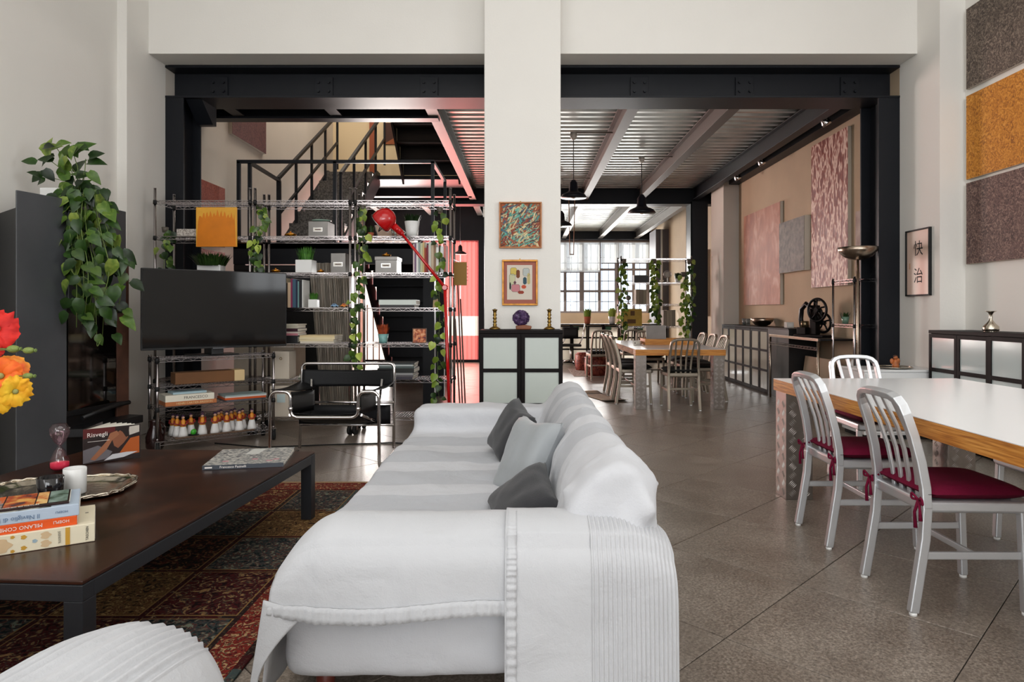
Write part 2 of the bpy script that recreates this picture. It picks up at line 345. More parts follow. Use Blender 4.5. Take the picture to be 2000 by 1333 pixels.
# ---- steel frame 1 across the opening
def ibeam(mb, x0, x1, y, z0, z1, bw, tf=0.022, tw=0.016):
    mb.box(x0, x1, y - bw / 2, y + bw / 2, z0, z0 + tf); mb.box(x0, x1, y - bw / 2, y + bw / 2, z1 - tf, z1); mb.box(x0, x1, y - tw / 2, y + tw / 2, z0 + tf, z1 - tf)
def ycol(mb, x0, x1, y0, y1, z1, tf=0.022):
    mb.box(x0, x1, y0, y0 + tf, 0, z1); mb.box(x0, x1, y1 - tf, y1, 0, z1); xm = (x0 + x1) / 2; mb.box(xm - 0.01, xm + 0.01, y0 + tf, y1 - tf, 0, z1)
mb = MB(); ibeam(mb, -3.74, -0.39, 7.1, 3.42, 3.755, 0.40); ibeam(mb, -0.39, 3.9, 7.1, 3.42, 3.755, 0.40)
beam = struct('steel_beam', mb, STEEL, 0.002, 'black steel beam spanning the wide opening')
JX = [-3.28, -2.16, -1.04, 0.08, 1.2, 2.32, 3.44]
pl = MB().box(-0.095, 0.095, -0.012, 0.012, -0.11, 0.11).mesh('bolt_plate', STEEL); bl = MB().cyl((0, -0.022, 0), (0, 0.0, 0), 0.016, 6).mesh('bolt', STEEL)
for x in JX:
    if abs(x) < 0.3: continue
    p = inst('bolt_plate', pl, beam, (x + 0.02, 7.08, 3.585), bevel=0.002)
    for dx in (-0.055, 0.055):
        for dz in (-0.045, 0.05): inst('bolt', bl, p, (dx, -0.012, dz))
mb = MB(); ycol(mb, -3.74, -3.55, 6.905, 7.29, 3.42); mb.prism([(6.95, 3.42), (7.28, 3.42), (7.28, 3.22), (7.2, 3.22)], -3.55, -3.38, 'x')
struct('steel_column', mb, STEEL, 0.002, 'black steel column against the pale wall')
mb = MB(); ycol(mb, 3.68, 3.9, 6.905, 7.29, 3.42)
struct('steel_column', mb, STEEL, 0.002, 'black steel column near the uplight lamp')
# ---- joists, decks, second frame
def joist(x, y0, y1, name='joist', m=STEEL):
    mb = MB(); mb.box(x - 0.065, x + 0.065, y0, y1, 3.44, 3.456); mb.box(x - 0.065, x + 0.065, y0, y1, 3.66, 3.676); mb.box(x - 0.008, x + 0.008, y0, y1, 3.456, 3.66)
    return mb
JM = mat('joist_paint', (112, 108, 104), 0.5, 0.4, bump=(30, 0.05))
for i, x in enumerate(JX):
    if x > -1.5: struct('ceiling_joist', joist(x, 7.3, 13.38), JM if x < 2.5 else STEEL, 0.0015)
    else: struct('ceiling_joist', joist(x, 7.3, 7.62), STEEL, 0.0015)
    struct('ceiling_joist', joist(x, 13.72, 20.5 if x > -1.2 else 15.5), JM, 0.0015)
def deck(x0, x1, y0, y1, pitch=0.19):
    pts = []; y = y0
    while y < y1 - 1e-3:
        e = min(y + pitch, y1)
        for a, z in ((0, 3.68), (0.36, 3.68), (0.46, 3.725), (0.9, 3.725)):
            if y + a * pitch < y1: pts.append((y + a * pitch, z))
        y += pitch
    pts.append((y1, 3.68)); vs = []; fs = []
    for (y, z) in pts: vs += [(x0, y, z), (x1, y, z)]
    for i in range(len(pts) - 1): fs.append((2 * i, 2 * i + 1, 2 * i + 3, 2 * i + 2))
    return MB().add(vs, fs)
ceil = struct('ceiling_rear', MB().box(-1.1, 4.7, 6.91, 21.0, 3.78, 4.0).box(-4.35, -1.1, 13.0, 15.6, 3.78, 4.0).box(-4.35, -1.1, 6.91, 7.75, 3.78, 4.0), STEEL, label='corrugated steel deck ceiling of the rear hall')
edges = [-1.04, 0.08, 1.2, 2.32, 3.44, 3.9]
for a, b_ in zip(edges, edges[1:]):
    deck(a + 0.01, b_ - 0.01, 7.3, 13.4).build('deck_sheet', GALV, ceil); deck(a + 0.01, b_ - 0.01, 13.7, 20.6).build('deck_sheet', GALV, ceil)
for a, b_ in zip([-3.74, -3.28, -2.16], [-3.28, -2.16, -1.04]): deck(a + 0.01, b_ - 0.01, 13.7, 15.55).build('deck_sheet', GALV, ceil)
mb = MB(); ibeam(mb, -3.74, -1.0, 7.72, 3.42, 3.755, 0.16); mb.box(-3.74, -1.1, 7.3, 7.7, 3.64, 3.68); struct('steel_trimmer', mb, STEEL, 0, 'black steel trimmer beam at the stair opening')
mb = MB(); ibeam(mb, -3.74, 3.9, 13.55, 3.36, 3.76, 0.32); struct('steel_beam', mb, STEEL, 0, 'second black steel beam deep in the hall')
mb = MB(); ycol(mb, 3.34, 3.68, 13.35, 13.75, 3.4); mb.box(3.34, 3.36, 13.35, 13.75, 0, 3.4); struct('steel_column', mb, STEEL, 0, 'black steel column beside the distant plant shelf')
struct('steel_edge_beam', MB().box(3.72, 3.9, 7.3, 13.4, 3.5, 3.7), STEEL, 0, 'black edge beam along the beige wall')
struct('wall_pilaster', MB().box(3.62, 3.91, 12.1, 12.9, 0, 3.68), PLASTL, 0.005, 'pale plaster pilaster on the beige wall')
# ---- stairwell above
struct('wall_stairwell_back', MB().box(-3.74, -1.04, 12.95, 13.1, 3.82, 6.7), CREAM, label='cream wall at the head of the stairs')
struct('trim_2', MB().box(-3.74, -1.04, 12.95, 13.12, 3.44, 3.82), STEEL, 0, 'black steel fascia under the upper stair landing')
struct('wall_stairwell_side', MB().box(-1.1, -0.95, 7.6, 13.1, 3.78, 6.7), PLASTL)
struct('wall_stairwell_front', MB().box(-3.74, -0.95, 7.5, 7.6, 3.78, 6.7), PLASTL)
struct('ceiling_stairwell', MB().box(-4.35, -0.95, 7.4, 13.1, 6.7, 6.9), PLASTL)
mb = MB().box(-3.02, -2.93, 12.9, 12.95, 3.65, 5.6); struct('trim_1', mb, mat('orange_brown_door_frame', (150, 74, 42), 0.5), 0, 'orange brown door frame at the stair head')
# ---- far window wall
mb = MB()
mb.box(-1.05, 3.92, 20.7, 20.95, -0.2, 1.14); mb.box(-1.05, 3.92, 20.7, 20.95, 3.42, 4.0); mb.box(-1.05, -0.4, 20.7, 20.95, 1.14, 3.42)
struct('wall_far', mb, PLAST, label='beige wall under the far windows')
struct('wall_far_side', MB().box(-1.15, -0.98, 15.7, 20.95, -0.2, 4.0), PLASTL)
mb = MB(); ibeam(mb, -1.0, 3.9, 20.6, 3.42, 3.76, 0.2); struct('steel_beam', mb, STEEL, 0, 'grey steel beam over the far windows')
FRM = mat('grey_window_steel', (118, 110, 110), 0.5)
win = struct('window_1', MB().box(-0.4, 3.9, 20.72, 20.8, 1.12, 1.2).box(-0.4, 3.9, 20.72, 20.8, 3.36, 3.42), FRM, label='wide gridded steel window at the far end')
vx = [-0.4, 0.18, 0.74, 1.26, 1.78, 2.33, 2.88, 3.4, 3.86]
for i, x in enumerate(vx): MB().box(x - (0.045 if i % 2 else 0.07), x + (0.045 if i % 2 else 0.07), 20.72, 20.8, 1.2, 3.36).build('mullion', FRM, win)
for z in (1.82, 2.5): MB().box(-0.4, 3.9, 20.73, 20.79, z - 0.035, z + 0.035).build('transom', FRM, win)
PANE = thin_glass('window_glass', (238, 244, 250), 0.08)
zs = [1.2, 1.82, 2.5, 3.36]
for a, b_ in zip(vx, vx[1:]):
    for c, d in zip(zs, zs[1:]): MB().box(a + 0.04, b_ - 0.04, 20.755, 20.762, c + 0.03, d - 0.03).build('pane', PANE, win)
for i in range(22): MB().box(-0.35 + i * 0.2 - 0.008, -0.35 + i * 0.2 + 0.008, 21.05, 21.07, 1.1, 3.5).build('security_bar', FRM, win)
for z in (1.5, 2.15, 2.9): MB().box(-0.45, 3.9, 21.05, 21.07, z - 0.01, z + 0.01).build('security_rail', FRM, win)
BLIND = translucent('roller_blind_fabric', (246, 243, 238), 0.75, 0.4)
for (x0, x1, z0, lab) in ((0.3, 2.32, 2.4, 'long white translucent roller blind over the far window'), (2.36, 3.88, 2.68, 'shorter white roller blind beside the grey corner column')):
    t = thing('roller_blind', lab, 'blind', ((x0 + x1) / 2, 20.55, z0)); hw = (x1 - x0) / 2
    MB().box(-hw, hw, -0.002, 0.002, 0, 3.36 - z0).build('blind_fabric', BLIND, t); MB().cyl((-hw, 0, 0), (hw, 0, 0), 0.014, 8).build('bottom_bar', FRM, t); MB().cyl((-hw, 0.02, 3.36 - z0), (hw, 0.02, 3.36 - z0), 0.04, 10).build('roller_tube', FRM, t)
GREYC = mat('grey_painted_column', (104, 100, 104), 0.6)
struct('column_far', MB().box(3.55, 3.92, 18.0, 18.9, 0, 3.42), GREYC, 0, 'dark grey corner column beside the far window')
t = thing('drain_pipe', 'thin white vertical pipe on the grey corner column', 'pipe', (3.7, 17.95, 0)); MB().cyl((0, 0, 0), (0, 0, 3.4), 0.03, 8).build('pipe_run', PORC, t); MB().box(-0.05, 0.05, -0.02, 0.05, 2.0, 2.04).build('pipe_clip', PORC, t)
# ---- glazed partition at the far left: frosted panel with bars, red panels
REDT = translucent('red_translucent_sheet', (232, 118, 114), 0.7)
FROST = translucent('frosted_sheet', (240, 222, 212), 0.7)
par = struct('wall_partition', MB().box(-3.74, -0.98, 15.55, 15.7, 2.86, 3.76).box(-3.74, -0.98, 15.55, 15.7, 0, 0.06).box(-1.08, -0.95, 15.52, 15.7, 0, 3.4).box(-2.5, -2.4, 15.52, 15.7, 0, 2.9), STEEL, 0, 'black framed glazed partition with red and frosted sheets')
for x0, x1, m, nm in ((-2.4, -1.95, REDT, 'red_sheet'), (-1.94, -1.52, REDT, 'red_sheet'), (-1.51, -1.08, REDT, 'red_sheet'), (-3.74, -3.1, FROST, 'frosted_sheet'), (-3.09, -2.5, FROST, 'frosted_sheet')):
    for z0, z1 in (((0.06, 0.62), (1.08, 2.86)) if m is REDT else ((0.06, 2.86),)):
        MB().grid(lambda u, v: (x0 + (x1 - x0) * u, 15.62 + 0.012 * math.sin(u * 26), z0 + (z1 - z0) * v), 30, 1).build(nm, m, par)
    if m is REDT: MB().grid(lambda u, v: (x0 + (x1 - x0) * u, 15.62 + 0.012 * math.sin(u * 26), 0.62 + 0.46 * v), 30, 1).build('frosted_sheet', FROST, par)
for i in range(9): MB().box(-3.68 + i * 0.14 - 0.012, -3.68 + i * 0.14 + 0.012, 15.5, 15.53, 0.06, 1.35).build('partition_bar', mat('rusty_bar', (120, 96, 84), 0.6), par)
# ================================================================== STAIRCASE
PLATE = ramp_mat('checker_plate_tread', [(0.35, (66, 64, 62)), (0.65, (112, 108, 104))], 40, 2, 0.45, metal=0.6, bump=0.3)
st = thing('staircase', 'black steel staircase with railings and chequer plate treads behind the shelving', 'staircase', (-2.4, 9.5, 0))
def sp(mb, name, m=STEEL, bevel=0):
    o = mb.build(name, m, st, bevel); o.location = (2.4, -9.5, 0); return o
sp(MB().box(-3.6, -1.14, 8.2, 9.5, 1.97, 2.05).box(-3.6, -1.14, 8.2, 8.24, 1.78, 2.05).box(-1.18, -1.14, 8.24, 9.5, 1.78, 2.05), 'landing')
sp(MB().box(-1.26, -1.12, 8.22, 8.36, 0, 1.97), 'post'); sp(MB().box(-3.6, -3.46, 8.22, 8.36, 0, 1.97), 'post'); sp(MB().box(-1.26, -1.14, 9.36, 9.5, 0, 1.97), 'post')
n1 = 9
for i in range(n1):
    y = 11.65 - (i + 1) * 2.15 / n1; z = (i + 0.0) * 2.05 / n1 + 0.2
    sp(MB().box(-2.28, -1.32, y, y + 0.26, z, z + 0.035), 'tread'); sp(MB().box(-2.28, -1.32, y + 0.235, y + 0.25, z - 0.2, z), 'riser')
for x in (-2.32, -1.3): sp(MB().prism([(11.75, 0), (11.45, 0), (9.45, 1.78), (9.45, 2.05), (9.6, 2.05), (11.75, 0.16)], x, x + 0.035, 'x'), 'stringer')
n2 = 7
for i in range(n2):
    y = 9.5 + i * 0.36; z = 2.05 + (i + 1) * 1.6 / n2
    sp(MB().box(-3.5, -2.68, y, y + 0.4, z - 0.03, z), 'tread', PLATE); sp(MB().box(-3.5, -2.68, y, y + 0.012, z - 0.23, z - 0.03), 'riser', PLATE)
for x in (-3.55, -2.68): sp(MB().prism([(9.4, 2.05), (9.6, 1.9), (12.15, 3.5), (12.15, 3.72), (11.9, 3.72)], x, x + 0.035, 'x'), 'stringer')
sp(MB().box(-3.6, -1.14, 12.0, 12.94, 3.58, 3.65), 'upper_landing', STEEL)
n3 = 10
for i in range(n3):
    y = 11.95 - i * 0.3; z = 3.65 + (i + 1) * 0.235
    sp(MB().box(-2.18, -1.2, y - 0.3, y + 0.02, z - 0.04, z), 'tread'); sp(MB().box(-2.18, -1.2, y - 0.01, y, z - 0.24, z), 'riser')
for x in (-2.22, -1.2): sp(MB().prism([(12.05, 3.5), (12.05, 3.8), (8.9, 6.2), (8.9, 5.9)], x, x + 0.035, 'x'), 'stringer')
def rail(pts, r=0.02): return MB().tube(pts, r, 4, smooth=False)
sp(MB().box(-3.56, -1.12, 8.2, 8.24, 3.03, 3.07), 'handrail'); sp(MB().bar((-1.14, 8.22, 3.05), (-1.14, 9.5, 3.05), 0.04), 'handrail'); sp(MB().bar((-3.42, 8.22, 3.05), (-3.48, 9.42, 3.05), 0.04), 'handrail')
sp(MB().bar((-3.56, 8.22, 2.5), (-1.14, 8.22, 2.5), 0.02), 'mid_rail')
for x, y, z in ((-3.54, 8.22, 3.05), (-3.42, 8.26, 3.05), (-2.35, 8.22, 3.05), (-1.14, 8.22, 3.05), (-1.14, 9.48, 3.05), (-3.48, 9.42, 3.05)): sp(MB().box(x - 0.02, x + 0.02, y - 0.02, y + 0.02, 2.05, z), 'baluster')
for x, y0, y1, k in ((-3.5, 9.42, 12.4, 1), (-2.66, 9.6, 12.6, 1)):
    zz = lambda y: 2.05 + (y - 9.4) * 0.6
    for dz in (1.02, 0.5): sp(MB().bar((x, y0, zz(y0) + dz), (x, y1, zz(y1) + dz), 0.045 if dz > 1 else 0.035), 'handrail' if dz > 1 else 'mid_rail')
    for i in range(5):
        y = y0 + (y1 - y0) * i / 4; sp(MB().box(x - 0.018, x + 0.018, y - 0.018, y + 0.018, zz(y), zz(y) + 1.02), 'baluster')
# pleated grey curtain under the landing
def curt(u, v):
    x = -2.60 + 0.14 * (1 - v) + u * (0.47 - 0.06 * (1 - v)); ph = u * 120 + 1.5 * math.sin(u * 23 + v * 2)
    return (x, 8.0 + 0.028 * math.sin(ph) + 0.02 * math.sin(u * 31 + v * 3), 0.0 + 1.78 * v)
o = MB().grid(curt, 220, 8).build('pleated_curtain', ramp_mat('grey_pleated_cloth', [(0.35, (164, 154, 142)), (0.65, (214, 206, 194))], 6, 4, 0.9, stretch=(12, 1, 0.3)))
tag(o, 'tightly pleated grey curtain hanging behind the wire shelving', 'curtain')
t = thing('plywood_sheet', 'black plywood sheet closing the space under the landing', 'board', (-3.0, 8.12, 0)); MB().box(-0.55, 0.48, 0, 0.03, 0, 1.76).build('board', BLACK, t); MB().box(-0.55, 0.48, -0.02, 0, 1.7, 1.76).build('batten', BLACK, t)  # black sheet added to keep the gap under the landing dark
# dark storage block and pale boards seen through the left shelving
t = thing('storage_box', 'large beige storage box standing behind the television rack', 'box', (-2.9, 7.3, 0)); MB().box(-0.3, 0.36, 0, 0.4, 0, 0.92).build('box_body', mat('beige_board', (196, 182, 164), 0.8, var=(8, 0.06)), t, 0.008); MB().box(-0.31, 0.37, -0.01, 0.41, 0.86, 0.95).build('lid', mat('beige_board', ), t, 0.008)
# ================================================================== PAINTINGS
PINK = ramp_mat('pink_scraped_paint', [(0.3, (150, 84, 58)), (0.5, (172, 108, 80)), (0.7, (196, 148, 124))], 5, 8, 0.55, stretch=(1, 1, 0.6), distort=1.2, bump=0.25)
PINKW = ramp_mat('red_white_swirls', [(0.35, (120, 48, 36)), (0.8, (152, 76, 58)), (0.97, (228, 196, 180))], 9, 2, 0.5, stretch=(1, 1.3, 0.45), distort=6, bump=0.3, tex='wave')
GREYP = ramp_mat('grey_worked_paint', [(0.3, (62, 56, 50)), (0.7, (128, 118, 108))], 16, 8, 0.6, bump=0.4)
BROWNP = ramp_mat('brown_strokes', [(0.32, (58, 48, 42)), (0.5, (98, 84, 74)), (0.68, (150, 134, 120))], 24, 6, 0.6, distort=2.5, bump=0.5)
ROSEBR = ramp_mat('rose_brown_strokes', [(0.32, (62, 46, 44)), (0.5, (106, 80, 74)), (0.68, (156, 128, 116))], 24, 6, 0.6, distort=2.5, bump=0.5)
OCHRE = ramp_mat('ochre_strokes', [(0.32, (150, 86, 18)), (0.5, (204, 130, 34)), (0.68, (228, 160, 66))], 22, 6, 0.6, distort=2.5, bump=0.5)
BRICKR = ramp_mat('brick_red_paint', [(0.3, (126, 54, 42)), (0.7, (178, 92, 74))], 26, 6, 0.6, distort=2, bump=0.5)
PLUM = ramp_mat('plum_paint', [(0.3, (70, 38, 46)), (0.7, (122, 78, 80))], 26, 6, 0.6, distort=2, bump=0.5)
SIDEC = mat('canvas_edge', (196, 186, 172), 0.8)
def wall_painting(side, X, y0, y1, z0, z1, m, label, thick=0.045):
    """canvas on a wall facing -X (side=1) or +X (side=-1)"""
    t = thing('painting', label, 'painting', (X, (y0 + y1) / 2, z0)); hw = (y1 - y0) / 2; h = z1 - z0; s = -side
    a, b_ = sorted((s * 0.002, s * thick)); MB().box(a, b_, -hw, hw, 0, h).build('stretcher_frame', SIDEC, t, 0.003)
    a, b_ = sorted((s * thick, s * (thick + 0.004))); MB().box(a, b_, -hw + 0.003, hw - 0.003, 0.003, h - 0.003).build('canvas', m, t)
    return t
wall_painting(1, 4.14, 4.95, 6.18, 3.26, 4.01, BROWNP, 'dark brown stroke textured panel, topmost of three on white wall', 0.03)
wall_painting(1, 4.14, 4.95, 6.18, 2.42, 3.20, OCHRE, 'ochre orange textured panel between two dark ones', 0.03)
wall_painting(1, 4.14, 4.95, 6.18, 1.634, 2.39, ROSEBR, 'rose brown textured panel, lowest of three above glass cabinet', 0.03)
wall_painting(1, 3.9, 7.92, 8.93, 1.51, 3.41, PINKW, 'tall red canvas with white swirling veins on beige wall')
wall_painting(1, 3.9, 9.05, 9.94, 1.76, 2.51, GREYP, 'small dark grey canvas between two pink canvases', 0.09)
wall_painting(1, 3.9, 10.02, 11.68, 1.30, 2.86, PINK, 'large salmon pink scraped canvas beside the pilaster')
wall_painting(1, 3.9, 14.0, 14.7, 1.1, 2.5, PINK, 'narrow pink canvas behind the black column')
wall_painting(1, 3.9, 14.9, 15.6, 2.35, 2.95, ramp_mat('orange_black_print', [(0.4, (34, 20, 14)), (0.5, (170, 92, 46)), (0.6, (214, 160, 110))], 4, 2, 0.6), 'small orange and black picture high beyond the column', 0.03)
wall_painting(-1, -3.74, 7.34, 8.18, 1.98, 2.71, BRICKR, 'brick red textured canvas, upper one beside the steel column')
wall_painting(-1, -3.74, 7.34, 8.18, 1.2, 1.92, BRICKR, 'brick red textured canvas, lower one behind the planter')
wall_painting(-1, -3.74, 8.38, 9.48, 3.44, 4.3, PLUM, 'dark plum canvas hanging high above the stair landing')
t = thing('painting', 'dark brown poster on the cream stair wall', 'painting', (-2.45, 12.95, 4.45)); MB().box(-0.3, 0.3, -0.02, -0.002, 0, 0.42).build('canvas', mat('dark_poster', (70, 40, 30), 0.7), t); MB().prism([(-0.3, 0), (0.3, 0), (0.05, 0.2), (-0.1, 0.12)], -0.024, -0.02, 'y').build('printed_shape', mat('poster_rust', (150, 84, 48), 0.7), t)
t = thing('round_picture', 'pale round bicycle-like drawing leaning behind the uplight', 'picture', (3.895, 7.4, 1.64)); MB().box(-0.03, 0, -0.36, 0.36, 0, 0.72).build('panel', ramp_mat('pale_mauve_print', [(0.35, (150, 124, 116)), (0.65, (186, 166, 156))], 6, 4, 0.7), t)
MB().tube([(-0.035, 0.2 * math.cos(a * PI / 8), 0.36 + 0.2 * math.sin(a * PI / 8)) for a in range(16)], 0.008, 5, True).build('printed_ring', mat('pale_ring', (206, 190, 180), 0.7), t); t['label'] = 'mauve drawing with pale ring leaning behind the uplight lamp'
# pictures on the pillar
WOODF = mat('honey_wood_frame', (176, 112, 58), 0.4, var=(20, 0.2)); GILT = mat('gilt_frame', (176, 118, 40), 0.35, 0.4, var=(25, 0.3))
def frame(mb, x0, x1, z0, z1, w, y0, y1): mb.box(x0, x1, y0, y1, z0, z0 + w).box(x0, x1, y0, y1, z1 - w, z1).box(x0, x0 + w, y0, y1, z0 + w, z1 - w).box(x1 - w, x1, y0, y1, z0 + w, z1 - w); return mb
t = thing('abstract_painting', 'square turquoise and rust splattered painting in honey wood frame on pillar', 'painting', (-0.042, 6.35, 1.80))
frame(MB(), -0.203, 0.203, 0, 0.44, 0.013, -0.035, -0.001).build('frame', WOODF, t, 0.002); MB().box(-0.19, 0.19, -0.018, -0.006, 0.013, 0.427).build('canvas', mat('rust_ground', (158, 82, 46), 0.7, var=(6, 0.2)), t)
rnd = random.Random(5); pal = [(64, 140, 126), (96, 168, 150), (198, 178, 132), (120, 40, 32), (60, 36, 30), (216, 196, 150), (52, 92, 110), (150, 74, 44), (132, 176, 150)]
strokes = [MB() for _ in pal]
for i in range(560):
    k = rnd.randrange(len(pal)); x = rnd.uniform(-0.172, 0.172); z = rnd.uniform(0.03, 0.41); a = rnd.choice((0.7, 0.9, 2.3, 1.2, 0.4)) + rnd.uniform(-0.4, 0.4); L = rnd.uniform(0.012, 0.055); wd = rnd.uniform(0.002, 0.009); y = -0.0185 - 0.000012 * i
    ca, sa = math.cos(a), math.sin(a); pts = []
    for s_, u in ((-1, -1), (-0.3, -1.0), (1, -0.3), (1, 0.3), (0.3, 1), (-1, 0.6)): pts.append((max(-0.188, min(0.188, x + s_ * L * ca - u * wd * sa)), y, max(0.015, min(0.425, z + s_ * L * sa + u * wd * ca))))
    strokes[k].add(pts, [tuple(range(6))])
for k, s_ in enumerate(strokes): o = s_.build('paint_strokes', mat('paint_%d' % k, pal[k], 0.5), t); o['kind'] = 'stuff'
MB().cyl((0, -0.006, 0.447), (0, -0.001, 0.447), 0.006, 8).build('hanger', BRASS, t)
t = thing('cubist_print', 'framed coloured block print with rose mount below square painting', 'picture', (-0.047, 6.35, 1.254))
frame(MB(), -0.17, 0.17, 0, 0.436, 0.018, -0.03, -0.001).build('frame', GILT, t, 0.003); MB().box(-0.153, 0.153, -0.015, -0.004, 0.017, 0.419).build('mount', mat('rose_mount', (164, 98, 84), 0.8), t); MB().box(-0.122, 0.118, -0.018, -0.015, 0.055, 0.385).build('paper', mat('print_paper', (214, 204, 190), 0.8), t)
sh = [((-0.09, 0.29, -0.03, 0.36), (206, 184, 96)), ((-0.035, 0.26, 0.0, 0.34), (120, 70, 44)), ((0.03, 0.28, 0.09, 0.355), (182, 188, 184)), ((-0.1, 0.2, -0.045, 0.3), (196, 196, 160)), ((0.03, 0.2, 0.065, 0.27), (56, 84, 96)), ((0.07, 0.2, 0.098, 0.31), (190, 176, 120)), ((-0.08, 0.13, 0.0, 0.2), (196, 130, 136)), ((0.015, 0.16, 0.06, 0.195), (198, 86, 60)), ((-0.02, 0.11, 0.04, 0.14), (150, 66, 50)), ((-0.06, 0.2, -0.035, 0.235), (112, 70, 84)), ((-0.1, 0.15, -0.085, 0.22), (96, 108, 104))]
for i, ((a, b_, c, d), col) in enumerate(sh):
    y = -0.0182 - i * 0.0001; r_ = 0.012; poly = [(a + r_, b_), (c - r_, b_), (c, b_ + r_), (c, d - r_), (c - r_, d), (a + r_, d), (a, d - r_), (a, b_ + r_)]
    MB().add([(p[0], y, p[1]) for p in poly], [tuple(range(8))]).build('printed_shape', mat('print_%d' % i, col, 0.8), t)
    if i in (0, 2, 3, 6): MB().tube([(p[0], y - 0.0004, p[1]) for p in poly], 0.0012, 4, True).build('printed_outline', mat('ink_line', (70, 66, 60), 0.8), t)
MB().cyl((0, -0.006, 0.444), (0, -0.001, 0.444), 0.006, 8).build('hanger', BRASS, t)
# calligraphy on the right reveal (faces -X)
t = thing('calligraphy_scroll', 'black framed paper with two brushed characters on the pilaster', 'picture', (3.9, 6.56, 1.35))
mb = MB()
for a, b_, c, d in ((-0.2, 0.2, 0, 0.014), (-0.2, 0.2, 0.646, 0.66), (-0.2, -0.186, 0.014, 0.646), (0.186, 0.2, 0.014, 0.646)): mb.box(-0.03, -0.001, a, b_, c, d)
mb.build('frame', BLACK, t, 0.002); MB().box(-0.016, -0.004, -0.187, 0.187, 0.013, 0.647).build('paper', mat('rose_paper', (224, 196, 180), 0.35), t)
INK = mat('black_ink', (30, 28, 28), 0.7)
for ch, z in (('\u5feb', 0.46), ('\u6cbb', 0.19)): text(ch, 0.16, INK, t, (-0.0165, -0.005, z), (R(90), 0, R(-90)), 'brushed_character')
MB().box(-0.0172, -0.0162, 0.13, 0.15, 0.27, 0.33).build('seal_mark', mat('faded_seal', (206, 160, 130), 0.8), t)
# ================================================================== WIRE SHELVING
def shelf_mesh(w_, d, fine=0.026):
    mb = MB(); hx, hy = w_ / 2, d / 2; r = 0.0036
    for y in (-hy, hy):
        for z in (0, -0.03): mb.tube([(-hx, y, z), (hx, y, z)], r, 4, smooth=False)
        n = int(w_ / 0.045); mb.tube([(-hx + w_ * i / n, y, -0.001 if i % 2 else -0.029) for i in range(n + 1)], 0.0024, 4, smooth=False)
    for x in (-hx, hx):
        for z in (0, -0.03): mb.tube([(x, -hy, z), (x, hy, z)], r, 4, smooth=False)
        n = max(4, int(d / 0.045)); mb.tube([(x, -hy + d * i / n, -0.001 if i % 2 else -0.029) for i in range(n + 1)], 0.0024, 4, smooth=False)
    n = int(w_ / fine)
    for i in range(1, n): x = -hx + w_ * i / n; mb.tube([(x, -hy, 0.002), (x, hy, 0.002)], 0.002, 4, cap=False, smooth=False)
    for y in (-hy / 3, hy / 3): mb.tube([(-hx, y, -0.002), (hx, y, -0.002)], 0.003, 4, smooth=False)
    return mb.mesh('shelf', CHROME)
pcache = {}
def post_mesh(h, z0):
    k = (round(h, 3), z0)
    if k not in pcache:
        mb = MB().cyl((0, 0, z0), (0, 0, h), 0.0127, 10).cyl((0, 0, h), (0, 0, h + 0.006), 0.0135, 10); pcache[k] = mb.mesh('post', CHROME)
    return pcache[k]
COLLAR = MB().lathe([(0.013, -0.036), (0.0185, -0.034), (0.0165, 0.004), (0.013, 0.005)], 10).mesh('collar', BLACK)
WH = MB().tube([(-0.014, 0, 0), (0.014, 0, 0)], 0.045, 16).mesh('wheel', RUBBER)
FK = MB().box(-0.02, -0.016, -0.018, 0.018, 0.0, 0.06).box(0.016, 0.02, -0.018, 0.018, 0.0, 0.06).box(-0.02, 0.02, -0.018, 0.018, 0.055, 0.062).cyl((0, 0, 0.06), (0, 0, 0.09), 0.01, 8).mesh('caster_fork', CHROME)
def wire_unit(label, loc, rz, w_, d, zs, top, casters=True, collar=True, group=None):
    t = thing('wire_shelving', label, 'shelving', loc, rz, group); sm = shelf_mesh(w_, d); pm = post_mesh(top, 0.13 if casters else 0.0)
    for z in zs: inst('shelf', sm, t, (0, 0, z))
    for x in (-w_ / 2, w_ / 2):
        for y in (-d / 2, d / 2):
            p = inst('post', pm, t, (x, y, 0))
            if collar:
                for z in zs: inst('collar', COLLAR, p, (0, 0, z))
            if casters:
                a = random.uniform(-0.25, 0.25); f = inst('caster_fork', FK, p, (0, 0, 0.045), (0, 0, a)); inst('wheel', WH, p, (0, 0, 0.045), (0, 0, a))
    return t
SZ = [2.274, 1.926, 1.573, 1.23, 0.882, 0.534, 0.17]; YS = 6.625; YF = 6.5
wire_unit('tall chrome wire shelving unit behind the television', (-3.13, YS, 0), 0, 0.923, 0.35, SZ, 2.39)
wire_unit('tall chrome wire shelving unit holding books and grass pot', (-2.158, YS, 0), 0, 0.923, 0.35, SZ, 2.39)
wire_unit('tall chrome wire shelving unit beside the red lamp', (-1.184, YS, 0), 0, 0.923, 0.35, SZ, 2.39)
RZ = R(41); RK = Vector((-2.80, 5.98, 0)); RKM = Matrix.Translation(RK) @ Matrix.Rotation(RZ, 4, 'Z')
RS = [0.80, 0.56, 0.385, 0.10]
wire_unit('low chrome wire rack carrying the television', RK, RZ, 0.97, 0.27, RS, 0.815)
def rk(x, y, z): return RKM @ Vector((x, y, z))
wire_unit('short chrome wire rack against beige wall behind uplight', (3.73, 7.46, 0), R(90), 0.5, 0.3, [1.55, 1.05, 0.45], 1.57, False)
wire_unit('distant wire shelving hung with trailing plants', (2.49, 12.8, 0), 0, 1.33, 0.42, [2.2, 1.74, 1.33, 0.91, 0.4], 2.24, False)
